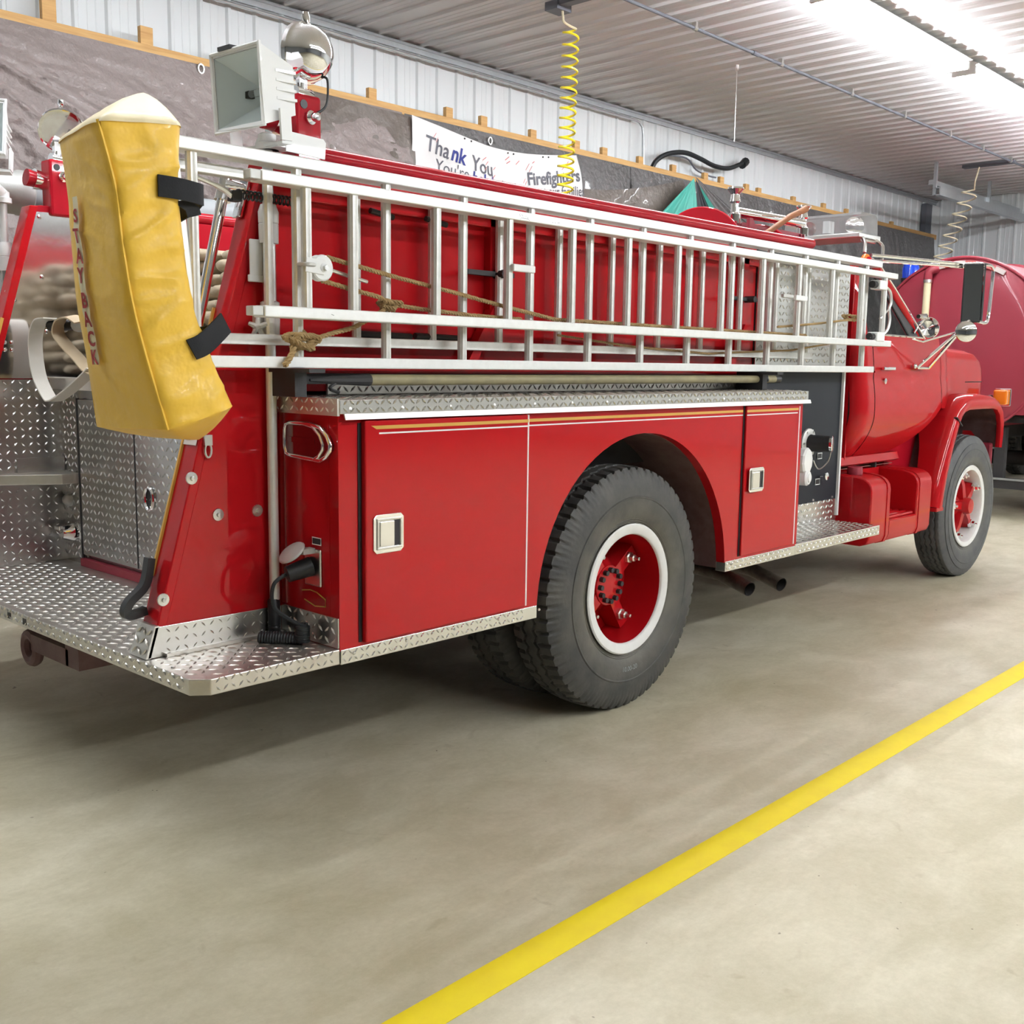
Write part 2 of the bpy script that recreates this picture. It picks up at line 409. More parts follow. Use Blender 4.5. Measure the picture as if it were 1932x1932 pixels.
while x < X1-0.01:
    link('ceiling_panel', me, 'ceiling_steel', ce, (x, Y0, ZC)); x += PW
t1 = MB().box(X0, X1, Y1-0.035, Y1-0.019, ZC-0.075, ZC-0.02)
t1.box(X0, X1, Y1-0.055, Y1-0.019, ZC-0.038, ZC-0.02)
struct(part('trim_1', t1, 'galvanised', smooth=0))
struct(part('trim_2', MB().box(X1-0.30, X1-0.019, Y1-0.10, Y1-0.02, 0, ZC-0.11), 'pale_wall_steel', smooth=0))
struct(part('trim_3', MB().box(X1-0.52, X1-0.32, Y1-0.10, Y1-0.02, 0, ZC-0.11), 'conduit_grey', smooth=0))

tag(part('floor_line', MB().box(-2, 15, 1.61, 1.712, 0.0, 0.0012), 'yellow_line', smooth=0),
    'long yellow painted line on the concrete floor in front of the truck', 'floor marking')

# fluorescent strip lights: housing, two tubes, sockets
def strip_light(x, y, label):
    r = root('ceiling_light', (x, y, ZC-0.02), label, 'ceiling light', 'bare fluorescent strip lights in rows')
    z = ZC-0.02
    part('housing', MB().prism([(y-0.125, z-0.03), (y-0.055, z), (y+0.055, z), (y+0.125, z-0.03), (y+0.125, z-0.036), (y+0.045, z-0.05), (y-0.045, z-0.05), (y-0.125, z-0.036)], 0, x-1.21, x+1.21), 'white_paint', r, smooth=0)
    for dy in (-0.075, 0.075):
        part('tube', MB().cyl((x-1.18, y+dy, z-0.085), (x+1.18, y+dy, z-0.085), 0.019, n=10), 'tube', r)
    for e in (-1.195, 1.195): part('tube_socket', MB().box(x+e-0.014, x+e+0.014, y-0.10, y+0.10, z-0.11, z-0.045), 'white_paint', r, smooth=0)
nth = ['added first', 'second', 'third', 'fourth', 'fifth', 'sixth', 'seventh']
for lx, lb in ((0.7, 'strip light on the ceiling just behind the tailboard'), (3.25, 'strip light on the ceiling over the hose bed, above the picture'),
               (5.8, 'strip light on the ceiling over the pump panel, above the picture'), (8.35, 'bright fluorescent strip light cut by the top edge at the right'),
               (10.9, 'bright fluorescent strip light running off the right edge of the ceiling'), (13.45, 'last fluorescent strip light of the row over the trucks, by the far end wall')):
    strip_light(lx, 3.80, lb)
for i, lx in enumerate((2.30, 4.85, 7.40, 9.95, 12.5, 15.05)):  # first fixture is added fill, to brighten the floor by the tail
    strip_light(lx, -2.2, nth[i] + ' strip light from the tail end in the row behind the photographer')
for i, lx in enumerate((2.30, 4.85, 7.40, 9.95, 12.5)):  # here too the fixture nearest the tail is an added fill light
    strip_light(lx, -5.5, nth[i] + ' strip light from the tail end in the farthest row of the hall')

# ceiling conduit with clips
r = root('ceiling_conduit', (9, 4.95, ZC-0.06), 'thin grey conduit clipped along the ribbed ceiling', 'conduit')
part('pipe', MB().cyl((4.5, 4.95, ZC-0.062), (15.0, 4.95, ZC-0.062), 0.0135, n=10), 'conduit_grey', r)
for cx in (5.9, 7.3, 8.62, 9.95, 11.15, 12.35, 13.35, 14.3):
    c = MB().box(cx-0.012, cx+0.012, 4.93, 4.97, ZC-0.05, ZC-0.015); c.cyl((cx-0.02, 4.95, ZC-0.062), (cx+0.02, 4.95, ZC-0.062), 0.022, n=10)
    part('clip', c, 'steel', r)
part('coupling', MB().cyl((8.16, 4.95, ZC-0.062), (8.24, 4.95, ZC-0.062), 0.019, n=10), 'conduit_grey', r)

# wall conduit dropping beside the black hose
r = root('wall_conduit', (9.6, 7.05, 3.4), 'thin grey conduit bending down the white wall above the rail', 'conduit')
pts = [(4.0, 7.02, ZC-0.12), (9.35, 7.02, ZC-0.12)] + [(9.40, 7.02, ZC-0.13), (9.45, 7.02, ZC-0.17), (9.47, 7.02, ZC-0.25), (9.49, 7.02, 3.5), (9.49, 7.02, 3.3)]
part('pipe', MB().tube(pts, 0.012, 8), 'galvanised', r)

# black cable looping on the wall
pts = smoothpath([(9.55, 6.98, 3.45), (9.62, 6.96, 3.60), (9.80, 6.93, 3.70), (10.1, 6.92, 3.755), (10.4, 6.92, 3.735), (10.7, 6.93, 3.70), (11.0, 6.94, 3.715), (11.25, 6.95, 3.79), (11.36, 6.96, 3.83)], 6)
r = root('wall_cable', (10.4, 7.0, 3.4), 'thick black cable arching across the white wall', 'cable')
part('cable', MB().tube(pts, 0.026, 8), 'cable_black', r)
part('plug', MB().cyl((11.34, 6.96, 3.80), (11.46, 6.99, 3.86), 0.045, 0.05, 10), 'cable_black', r)
part('thin_wire', MB().tube(smoothpath([(9.8, 6.96, 3.69), (10.2, 6.97, 3.72), (10.45, 7.0, 3.63), (10.7, 7.0, 3.60), (10.85, 7.0, 3.60)], 5), 0.010, 6), 'conduit_grey', r)

# hanging pull rod
r = root('hanging_rod', (8.6, 5.37, 3.4), 'thin vertical rod hanging from the ceiling', 'rod')
part('rod', MB().cyl((8.60, 5.37, ZC-0.02), (8.60, 5.37, 3.45), 0.003, n=6), 'steel', r)
part('hanger', MB().cyl((8.60, 5.37, ZC-0.05), (8.60, 5.37, ZC), 0.014, n=8), 'white_paint', r)

# coiled air hoses
def coil_pts(top, bot, r0, turns, n=14, sway=0.0, ease=1.0):
    top = Vector(top); bot = Vector(bot); out = []
    for i in range(int(turns*n)+1):
        t = i/(turns*n); a = 2*PI*i/n; p = top.lerp(bot, t**ease)
        out.append((p.x + math.cos(a)*r0 + sway*math.sin(t*5), p.y + math.sin(a)*r0, p.z))
    return out
r = root('coiled_air_hose', (6.32, 5.40, 2.6), 'bright yellow coiled air hose hanging from the ceiling in front of the banner', 'hose')
part('coil', MB().tube(coil_pts((6.36, 5.40, 3.92), (6.32, 5.40, 2.55), 0.058, 19, 14, 0.0, 0.92), 0.0085, 6), 'hose_yellow', r)
part('lead', MB().tube(smoothpath([(6.28, 5.42, 4.04), (6.29, 5.42, 3.98), (6.30, 5.41, 3.94), (6.418, 5.40, 3.92)], 5), 0.009, 6), 'cable_cream', r)
br = MB().box(6.20, 6.36, 5.40, 5.52, 4.02, 4.08); br.box(6.22, 6.30, 4.60, 5.50, 4.045, 4.08)
part('ceiling_bracket', br, 'conduit_grey', r, smooth=0)
r = root('coiled_air_hose', (14.5, 5.6, 2.8), 'pale coiled air hose hanging by the door track at the far right corner', 'hose')
part('coil', MB().tube(coil_pts((14.5, 5.48, 3.78), (14.5, 5.84, 2.85), 0.10, 7, 14, 0.0, 1.0), 0.010, 6), 'cable_cream', r)
part('lead', MB().tube(smoothpath([(14.5, 5.40, 4.04), (14.5, 5.42, 3.95), (14.5, 5.44, 3.86), (14.6, 5.48, 3.78)], 5), 0.010, 6), 'cable_cream', r)
part('ceiling_bracket', MB().box(14.45, 14.55, 4.97, 5.60, 4.04, 4.08), 'conduit_grey', r, smooth=0)

# overhead door track
r = root('door_track', (15.6, 5.65, 3.6), 'pale steel overhead door track hung below the ceiling', 'door track')
t = MB()
t.box(14.0, 17.25, 5.68, 5.695, 3.66, 3.76); t.box(14.0, 17.25, 5.695, 5.76, 3.66, 3.672); t.box(14.0, 17.25, 5.695, 5.76, 3.748, 3.76)
part('rail', t, 'galvanised', r, smooth=0)
part('upper_rail', MB().box(14.0, 17.25, 5.78, 5.84, 3.80, 3.86), 'galvanised', r, smooth=0)
for px in (14.02, 15.9):
    part('hanger', MB().box(px-0.02, px+0.02, 5.74, 5.78, 3.66, 4.08), 'galvanised', r, smooth=0)

# timber rail with short uprights
r = root('timber_rail', (9, 6.9, 0), 'long pine board across the back wall with short upright blocks', 'wood rail')
part('board', MB().box(0.8, 16.9, 6.87, 6.91, 3.445, 3.515), 'pine', r, smooth=0, bevel=0.003)
ups = [(0.9, 3.8), (3.15, 3.85), (3.80, 3.64), (4.40, 3.63), (5.73, 3.61), (6.57, 3.61), (6.99, 3.61), (7.64, 3.60), (8.27, 3.60), (8.70, 3.60), (9.30, 3.60), (9.90, 3.60),
       (10.52, 3.60), (10.85, 3.60), (11.40, 3.59), (11.68, 3.58), (12.52, 3.58), (13.32, 3.59), (13.97, 3.59), (14.62, 3.60), (15.40, 3.57)]
for ux, uz in ups:
    wd = 0.045 if ux < 5 else 0.04
    part('upright', MB().box(ux-wd, ux+wd, 6.912, 6.952, 3.0, uz), 'pine', r, smooth=0, bevel=0.003)

# tarps hung below the rail
def ridge(x, y, z): return 1-2*abs(noise.noise(Vector((x, y, z))))
def tarp(name, x0, x1, z1, z0, y, material, label, amp=0.03, fold=3.0, ang=0.5, seed=0, top=None, n=90, piv=None):
    def fn(u, v):
        X = x0 + (x1-x0)*u; zt = z1 if top is None else top(u); Z = zt + (z0-zt)*v
        a = X*math.cos(ang) + Z*math.sin(ang); b = -X*math.sin(ang) + Z*math.cos(ang)
        w = noise.noise(Vector((X*0.9, Z*0.9, seed)))
        if piv:
            dx, dz = X-piv[0], piv[1]-Z; th = math.atan2(dz, dx+0.25); rr = math.hypot(dx, dz)
            d = ridge(th*5.5+w*0.5, rr*0.35, seed)*amp*1.1*min(1, rr) + ridge(th*13+w, rr*0.8, seed+3)*amp*0.55*math.exp(-rr*0.25)
            d += ridge(X*3.2+Z*3.6+w*1.5, Z*4.5-X*1.2, seed+6)*amp*0.42 + ridge(X*7+Z*6+w*2, Z*13-X*2.5, seed+8)*amp*0.22
        else:
            d = noise.noise(Vector((a*fold*1.6+w, b*fold*0.35, seed)))*amp*1.2
            d += ridge(a*fold*2.6+w*1.5, b*fold*0.45, seed+9)*amp*0.7 + ridge(a*fold*6+w*3, b*fold*3.0, seed+4)*amp*0.18
        return (X, y - 0.02 - max(0, d+amp*0.9)*min(1, 0.12+v*5), Z)
    o = part(name, MB().grid(fn, n, int(n*0.7)), material, smooth=60, recalc=False)
    return tag(o, label, 'tarp')
tarp('tarp', 1.5, 5.95, 3.45, 0.4, 6.86, 'tarp_brown', 'large brown crinkled tarp hung at the left behind the yellow cover', 0.085, 1.9, 0.9, 1, n=300, piv=(2.3, 3.45))
tarp('tarp', 5.0, 6.02, 3.30, 0.4, 6.80, 'tarp_olive', 'olive brown tarp draped at a slant left of the white banner', 0.05, 1.5, -0.6, 3, top=lambda u: 3.44 - 0.02*u, n=60)
tarp('tarp', 5.98, 9.15, 3.448, 0.4, 6.845, 'tarp_grey', 'dark grey tarp hung behind the white banner', 0.03, 2.0, 0.2, 6, n=70)
tarp('tarp', 8.05, 9.85, 3.40, 0.4, 6.79, 'tarp_olive', 'brown tarp pulled up into a peak right of the banner', 0.07, 2.4, -0.9, 11, top=lambda u: 3.12 + 0.30*u**1.6, n=80)
tarp('tarp', 9.0, 16.7, 3.448, 0.4, 6.845, 'tarp_grey', 'long dark grey tarp along the right end of the rail', 0.04, 2.0, 0.5, 15, n=240)
def wedge(name, pts, material, label, y):
    def fn(u, v):
        a = Vector(pts[0]); b = Vector(pts[1]).lerp(Vector(pts[2]), u); p = a.lerp(b, v)
        return (p.x, y - 0.03*v + 0.02*math.sin(u*22)*v, p.z)
    return tag(part(name, MB().grid(fn, 40, 12), material, smooth=60, recalc=False), label, 'tarp')
wedge('tarp', [(9.82, 6.8, 3.42), (9.15, 6.8, 2.95), (9.90, 6.8, 2.95)], 'tarp_teal', 'teal tarp fold under the peak of the brown tarp', 6.60)
wedge('tarp', [(9.84, 6.8, 3.42), (9.88, 6.8, 2.95), (10.25, 6.8, 2.95)], 'tarp_black', 'black tarp fold between the two teal folds', 6.595)
wedge('tarp', [(9.92, 6.8, 3.36), (10.22, 6.8, 2.95), (10.50, 6.8, 2.95)], 'tarp_teal', 'narrow teal tarp fold right of the black one', 6.60)
wedge('tarp', [(9.86, 6.8, 3.44), (10.36, 6.8, 2.92), (11.3, 6.8, 2.92)], 'tarp_grey', 'grey tarp flap falling right from the peak', 6.61)
# grommets on the tarps' edge
for gx, gz, lb in ((4.13, 3.44, 'small metal grommet ring on the brown tarp edge'), (6.95, 3.40, 'small metal grommet ring hooked above the banner')):
    tag(part('grommet_ring', MB().tube([(gx+0.022*math.cos(a), 6.80, gz-0.02+0.03*math.sin(a)) for a in [2*PI*i/12 for i in range(12)]], 0.007, 6, closed=True), 'steel'), lb, 'ring')

# banner
BX0, BX1 = 5.985, 8.06
def ban(u, v):
    X = BX0 + (BX1-BX0)*u + 0.06*v*u
    zt = 3.425 - 0.105*math.sin(PI*min(u*1.0, 1))**1.0 - 0.012*u
    zb = zt - 0.62 - 0.03*u
    Z = zt + (zb-zt)*v
    d = 0.018*math.sin(9*u - 3*v) + 0.015*math.sin(5*u+7*v) + 0.012*noise.noise(Vector((u*6, v*3, 2)))
    d += 0.03*max(0, 1-abs(u-0.98)*14)*(v-0.2)
    return Vector((X, 6.735 - d - 0.03*v, Z))
r = root('banner', (7.0, 6.76, 3.0), 'white thank you banner with handwriting, hung from the timber rail', 'banner')
part('sheet', MB().grid(ban, 80, 30), 'banner_white', r, smooth=60, recalc=False)
def ban_text(s, size, u0, v0, du, dv, mt, bold=0.0, lift=0.004):
    me = text_mesh(s, size, bold)
    W, H = BX1-BX0, 0.62
    for q in me.vertices:
        u = (u0 + (q.co.x*du[0] + q.co.y*du[1])/W); v = v0 - (q.co.y*dv[1] + q.co.x*dv[0])/H
        p = ban(u, v); q.co = (p.x, p.y-lift, p.z)
    me.materials.append(MT[mt]); return link('lettering', me, None, r)
sl = -0.03
ban_text('Tha', 0.165, 0.065, 0.36, (1, 0), (-0.02, 1), 'ink_grey', 0.002)
ban_text('nk', 0.165, 0.196, 0.36, (1, 0.1), (-0.02, 1), 'ink_blue', 0.004)
ban_text('You', 0.165, 0.315, 0.385, (1, 0), (-0.02, 1), 'ink_grey', 0.002)
ban_text("You're", 0.135, 0.125, 0.565, (1, 0), (0.045, 1), 'ink_grey', 0.0)
ban_text('helping', 0.135, 0.315, 0.555, (1, 0.2), (0.03, 1), 'ink_blue', 0.004)
ban_text('hands protect our families', 0.125, 0.50, 0.555, (0.80, 0), (-0.01, 1), 'ink_grey', 0.001)
ban_text('Firefighters', 0.150, 0.665, 0.42, (0.98, 0), (0.05, 1), 'ink_grey', 0.004)
# small handwritten strokes
sc = MB()
for (u, v, a, l) in [(0.10, 0.18, 1.0, .05), (0.115, 0.22, 1.2, .04), (0.38, 0.22, .6, .06), (0.40, 0.27, .8, .05), (0.395, 0.34, .9, .04), (0.66, 0.22, .9, .07), (0.68, 0.24, .9, .06), (0.60, 0.16, .7, .05),
                     (0.53, 0.13, .6, .06), (0.54, 0.17, .5, .05), (0.70, 0.12, .5, .03), (0.64, 0.40, .9, .05), (0.65, 0.42, .9, .04), (0.44, 0.42, .7, .05), (0.36, 0.52, .5, .05), (0.45, 0.30, .7, .04), (0.91, 0.14, .7, .05), (0.88, 0.20, .6, .04)]:
    pts = []
    for i in range(5):
        t = i/4; p = ban(u + t*l*math.cos(a)/2.07, v - t*l*math.sin(a)/0.62); pts.append((p.x, p.y-0.004, p.z))
    sc.ribbon(pts, (0, 0, 0.004), 0.0005)
part('handwriting', sc, 'ink_red', r, smooth=0)
gm = MB()
for u in (0.27, 0.31, 0.545, 0.58, 0.765, 0.80):
    p = ban(u, 0.03); gm.cyl((p.x, p.y-0.006, p.z), (p.x, p.y+0.002, p.z), 0.008, n=8)
part('grommet', gm, 'dark_steel', r)
# ------------------------------------------------------------------ fire truck
YB, YC = 2.62, 3.825
def my(y): return 2*YC - y
TR = root('fire_truck', (4.6, YC, 0), 'red pumper fire truck with side ladders and tread plate tailboard', 'fire truck')
RX, RZ = 3.605, 0.525              # rear axle
# --- side body with wheel arch
for s in (0, 1):
    a0, a1 = (YB, YB+0.045) if s == 0 else (my(YB)-0.045, my(YB))
    arch = [(RX+0.652*math.cos(math.radians(t)), 0.53+0.655*math.sin(math.radians(t))) for t in [180-5*i for i in range(37)]]
    poly = [(2.03, 0.56)] + [(RX-0.652, 0.56)] + arch[1:-1] + [(RX+0.652, 0.56), (4.93, 0.56), (4.93, 1.30), (2.03, 1.30)]
    sp = part('body_side', MB().prism(poly, 1, a0, a1), 'red_paint', TR, smooth=20)
    # compartments behind the skin
    b0, b1 = (YB+0.046, 2.93) if s == 0 else (my(2.93), my(YB)-0.046)
    for c0, c1 in ((2.03, 2.93), (4.285, 4.93)): part('compartment_box', MB().box(c0, c1, b0, b1, 0.56, 1.30), 'red_paint', TR, smooth=0)
    w0, w1 = (YB+0.046, 3.28) if s == 0 else (my(3.28), my(YB)-0.046)
    li = MB(); ro, ri = 0.67, 0.653
    A = [math.radians(180-6*i) for i in range(31)]
    pol = [(RX+ri*math.cos(t), 0.53+ri*math.sin(t)) for t in A] + [(RX+ro*math.cos(t), 0.53+ro*math.sin(t)) for t in reversed(A)]
    part('wheel_arch_liner', li.prism(pol, 1, w0, w1), 'arch_liner', TR, smooth=40)
# inner end wall of the wheel well, water tank and hose bed floor
u = MB().box(2.95, 4.26, 3.282, my(3.282), 0.72, 1.20); u.box(2.13, 4.93, 2.935, my(2.935), 1.02, 1.34); u.box(2.13, 2.90, 2.96, my(2.96), 0.60, 1.02); u.box(4.29, 6.0, 2.96, my(2.96), 0.62, 1.40)
part('water_tank', u, 'underbody', TR, smooth=0)
# --- chassis
ch = MB()
for y0 in (3.40, 4.15): ch.box(2.2, 8.5, y0, y0+0.09, 0.58, 0.80)
for x0 in (2.25, 3.1, 4.3, 5.6, 7.0, 8.2): ch.box(x0, x0+0.09, 3.40, 4.24, 0.60, 0.74)
ch.cyl((RX, 2.95, RZ), (RX, my(2.95), RZ), 0.07, n=14); ch.ball((RX, YC, RZ), 0.19, 18, (1, 0.8, 1))
ch.cyl((7.75, 3.0, 0.48), (7.75, my(3.0), 0.48), 0.05, n=10); ch.cyl((RX, YC, 0.55), (5.9, YC, 0.66), 0.05, n=10)
part('chassis', ch, 'underbody', TR)
# --- tailboard with tread plate
TZ = 0.567
tb = MB().prism([(1.528, 2.66), (1.575, YB), (2.03, YB), (2.03, 2.95), (2.16, 2.95), (2.16, my(2.95)), (2.03, my(2.95)), (2.03, my(YB)), (1.575, my(YB)), (1.528, my(2.66))], 2, TZ-0.048, TZ)
tbo = part('tailboard', tb, 'tread_plate_worn', TR, smooth=0, bevel=0.003)
lg = MB().lugs((1.545, 2.68, TZ), (1, 0, 0), (0, 1, 0), 14, 67)
lg.lugs((1.60, 2.632, TZ), (1, 0, 0), (0, 1, 0), 12, 1)
part('tread_pattern', lg, 'tread_plate_worn', tbo, smooth=0)
lg = MB().lugs((1.585, YB, TZ-0.044), (1, 0, 0), (0, 0, 1), 17, 2, 0.025, 0.0112, 0.0038, 0.0034, n=(0, -1, 0))
lg.lugs((1.528, 2.68, TZ-0.044), (0, 1, 0), (0, 0, 1), 92, 2, 0.025, 0.0112, 0.0038, 0.0034, n=(-1, 0, 0))
part('edge_pattern', lg, 'tread_plate', tbo, smooth=0)
hs = MB()
for yy in (3.75, 3.88, 4.01, 4.3, 4.6): hs.box(1.5265, 1.53, yy-0.014, yy+0.014, TZ-0.036, TZ-0.014)
part('edge_slot', hs, 'black_plastic', tbo, smooth=0)
rv = MB()
for i in range(12):
    yy = 2.80+0.2*i; rv.lathe((1.56, yy, TZ), (0, 0, 1), [(0.007, 0), (0.005, 0.004), (0, 0.005)], 8)
part('rivet', rv, 'steel', tbo)
# tow eye under the tail
te = MB().tube([(1.62, 3.92+0.05*math.cos(a), 0.40+0.05*math.sin(a)) for a in [2*PI*i/18 for i in range(18)]], 0.022, 8, closed=True)
te.box(1.60, 1.64, 3.58, 3.88, 0.40, 0.46); te.box(1.60, 1.85, 3.50, 3.60, 0.40, 0.515)
part('tow_eye', te, 'arch_liner', TR)
# --- lower edge trim of tread plate (rear, front + pump step)
def edge_trim(x0, x1, name='lower_trim'):
    o = part(name, MB().box(x0, x1, YB-0.004, YB+0.05, TZ-0.05, TZ-0.002), 'tread_plate', TR, smooth=0, bevel=0.002)
    n = int((x1-x0)/0.025)
    part('tread_pattern', MB().lugs((x0, YB-0.004, TZ-0.048), (1, 0, 0), (0, 0, 1), n, 2, 0.0235, 0.0105, 0.0036, 0.0034, n=(0, -1, 0)), 'tread_plate', o, smooth=0)
    rv = MB()
    for i in range(int((x1-x0)/0.22)+1):
        rv.lathe((x0+0.05+0.22*i, YB-0.004, TZ-0.02), (0, -1, 0), [(0.006, 0), (0.004, 0.004), (0, 0.005)], 8)
    part('rivet', rv, 'steel', o)
edge_trim(2.032, RX-0.655)
edge_trim(RX+0.655, 4.915)
st = part('pump_step', MB().box(4.917, 5.90, YB-0.004, 2.90, TZ-0.05, TZ+0.005), 'tread_plate', TR, smooth=0, bevel=0.003)
part('tread_pattern', MB().lugs((4.93, YB+0.01, TZ+0.005), (1, 0, 0), (0, 1, 0), 28, 8), 'tread_plate', st, smooth=0)
part('edge_pattern', MB().lugs((4.93, YB-0.004, TZ-0.046), (1, 0, 0), (0, 0, 1), 40, 2, 0.024, 0.0108, 0.0036, 0.0034, n=(0, -1, 0)), 'tread_plate', st, smooth=0)
# far side lower trim
part('lower_trim', MB().box(2.03, 4.93, my(YB)-0.05, my(YB)+0.004, TZ-0.05, TZ-0.002), 'tread_plate', TR, smooth=0)
# --- top ledge of the compartments
tl = MB().prism([(2.597, 1.302), (2.598, 1.345), (2.93, 1.349), (2.93, 1.30), (2.62, 1.298)], 0, 2.02, 4.94)
tlo = part('ledge_cap', tl, 'tread_plate', TR, smooth=0, bevel=0.002)
part('tread_pattern', MB().lugs((2.03, 2.612, 1.3455), (1, 0, 0), (0, 1, 0.004), 85, 9), 'tread_plate', tlo, smooth=0)
part('edge_pattern', MB().lugs((2.03, 2.597, 1.300), (1, 0, 0), (0, 0, 1), 118, 2, 0.0245, 0.0125, 0.0042, 0.0042, n=(0, -1, 0)), 'tread_plate', tlo, smooth=0)
lip = MB().prism([(2.594, 1.302), (2.588, 1.285), (2.592, 1.284), (2.60, 1.302)], 0, 2.035, 4.955)
part('lip', lip, 'tread_plate_worn', tlo, smooth=0)
rv = MB()
for i in range(14): rv.lathe((2.06+0.21*i, 2.599, 1.318), (0, -0.96, 0.27), [(0.007, 0), (0.005, 0.004), (0, 0.005)], 8)
part('rivet', rv, 'steel', tlo)
part('ledge_end', MB().box(2.012, 2.021, 2.60, 2.93, 1.296, 1.348).lugs((2.012, 2.61, 1.30), (0, 1, 0), (0, 0, 1), 12, 2, 0.026, 0.0115, 0.0038, 0.0034, n=(-1, 0, 0)), 'tread_plate_worn', tlo, smooth=0)
part('ledge_cap', MB().box(2.02, 4.94, my(2.93), my(2.60), 1.302, 1.347), 'tread_plate', TR, smooth=0)
ks = part('kick_strip', MB().box(2.22, 4.95, 2.918, 2.929, 1.350, 1.385), 'tread_plate_worn', TR, smooth=0)
part('tread_pattern', MB().lugs((2.22, 2.918, 1.352), (1, 0, 0), (0, 0, 1), 90, 1, 0.03, 0.016, 0.005, 0.0040, n=(0, -1, 0)), 'tread_plate_worn', ks, smooth=0)
part('kick_strip', MB().box(1.99, 2.06, 2.915, 2.926, 1.350, 1.395).lugs((1.99, 2.915, 1.355), (1, 0, 0), (0, 0, 1), 2, 1, n=(0, -1, 0)), 'tread_plate_worn', TR, smooth=0)
# --- compartment doors
def latch(p, x, z, w=0.125, h=0.125):
    y = YB-0.0235
    o = part('latch', MB().prism([(x-w/2+0.012, z-h/2), (x+w/2-0.012, z-h/2), (x+w/2, z-h/2+0.012), (x+w/2, z+h/2-0.012), (x+w/2-0.012, z+h/2), (x-w/2+0.012, z+h/2), (x-w/2, z+h/2-0.012), (x-w/2, z-h/2+0.012)], 1, y-0.004, y), 'chrome', p, smooth=0, bevel=0.0015)
    part('recess', MB().box(x-w*0.36, x+w*0.40, y-0.0046, y-0.0041, z-h*0.36, z+h*0.36), 'dark_steel', o, smooth=0) if False else None
    fr = MB()
    for (a, b, c, d) in ((-.40, .42, .34, .40), (-.40, .42, -.40, -.34), (-.40, -.34, -.34, .34), (.36, .42, -.34, .34)):
        fr.box(x+w*a, x+w*b, y-0.009, y-0.003, z+h*c, z+h*d)
    part('latch', fr, 'steel', p, smooth=0, bevel=0.001)
    part('latch_paddle', MB().box(x-w*0.31, x+w*0.16, y-0.0085, y-0.004, z-h*0.32, z+h*0.32), 'stainless', p, smooth=0, bevel=0.002)
    part('latch_recess', MB().box(x+w*0.17, x+w*0.345, y-0.0055, y-0.0035, z-h*0.33, z+h*0.33), 'dark_steel', p, smooth=0)
d1 = part('compartment_door', MB().box(2.117, 2.866, YB-0.023, YB-0.001, 0.575, 1.280), 'red_paint', TR, smooth=0, bevel=0.005)
latch(d1, 2.208, 0.920)
d2 = part('compartment_door', MB().box(4.378, 4.875, YB-0.013, YB-0.001, 0.577, 1.282), 'red_paint', TR, smooth=0, bevel=0.004)
latch(d2, 4.467, 0.935, 0.135, 0.115)
part('door_gap_shade', MB().box(4.366, 4.377, YB-0.003, YB-0.0005, 0.577, 1.282), 'black_plastic', TR, smooth=0)  # black strips stand for the shadow along the raised door edges
part('door_gap_shade', MB().box(2.104, 2.116, YB-0.003, YB-0.0005, 0.577, 1.272), 'black_plastic', TR, smooth=0)
part('door_piping', MB().cyl((2.874, YB-0.012, 0.578), (2.874, YB-0.012, 1.279), 0.006, n=8), 'white_paint', TR)
part('door_piping', MB().cyl((4.882, YB-0.006, 0.58), (4.882, YB-0.006, 1.270), 0.006, n=8), 'white_paint', TR)
def stripe(mt, z, h, x0, x1, tipped=False):
    for a, b, y in ((x0, 2.866, YB-0.0235), (2.883, 4.364, YB-0.0004), (4.379, x1, YB-0.0134)):
        mb = MB().box(a+(0.02 if tipped and a == x0 else 0), b, y-0.0006, y, z-h/2, z+h/2)
        if tipped and a == x0:
            mb.prism([(a-0.022, z+0.006), (a, z-h/2), (a+0.02, z-h/2), (a+0.02, z+h/2), (a, z+h/2)], 1, y-0.0006, y)
        part('pinstripe', mb, mt, TR, smooth=0)
stripe('gold', 1.2575, 0.011, 2.162, 4.862, True)
stripe('white_paint', 1.239, 0.005, 2.172, 4.855)
# --- rear face of the compartment: marker lamp, socket, plates, kick plate
RXF = 2.03
def yz_ring(pts, x0, x1, w):             # picture frame in the plane x
    mb = MB(); cy = sum(p[0] for p in pts)/len(pts); cz = sum(p[1] for p in pts)/len(pts)
    mb.tube([(x0, p[0], p[1]) for p in pts], w, 8, closed=True); return mb
lampp = [(2.868, 1.262), (2.845, 1.266), (2.745, 1.266), (2.690, 1.258), (2.655, 1.232), (2.640, 1.205), (2.642, 1.190), (2.662, 1.168), (2.690, 1.155), (2.845, 1.162), (2.868, 1.166), (2.876, 1.19), (2.876, 1.24)]
lm = part('marker_lamp', MB().prism([(p[0], p[1]) for p in lampp], 0, RXF-0.016, RXF), 'red_lens', TR, smooth=0)
part('bezel', yz_ring(lampp, RXF-0.014, 0, 0.0075), 'chrome', lm, smooth=60)
part('bezel', MB().tube([(RXF-0.016, p[0]+0.035 if p[0] < 2.75 else p[0], p[1]) for p in lampp[2:9]], 0.0055, 8), 'chrome', lm, smooth=60)
part('lens_bar', MB().box(RXF-0.019, RXF-0.015, 2.72, 2.86, 1.205, 1.222), 'red_lens', lm, smooth=0)
so = part('power_inlet', MB().box(RXF-0.008, RXF, 2.706, 2.790, 0.752, 0.872), 'steel', TR, smooth=0, bevel=0.004)
part('inlet_lid', MB().lathe((RXF-0.065, 2.775, 0.862), (-0.62, 0.05, 0.78), [(0, -0.004), (0.044, -0.004), (0.048, 0.0), (0.044, 0.005), (0.018, 0.008), (0, 0.008)], 20), 'cast_grey', so)
part('lid_hinge', MB().box(RXF-0.05, RXF-0.005, 2.735, 2.765, 0.858, 0.875), 'cast_grey', so, smooth=0)
part('plug', MB().cyl((RXF-0.01, 2.752, 0.815), (RXF-0.085, 2.775, 0.795), 0.032, 0.026, 16), 'black_plastic', so)
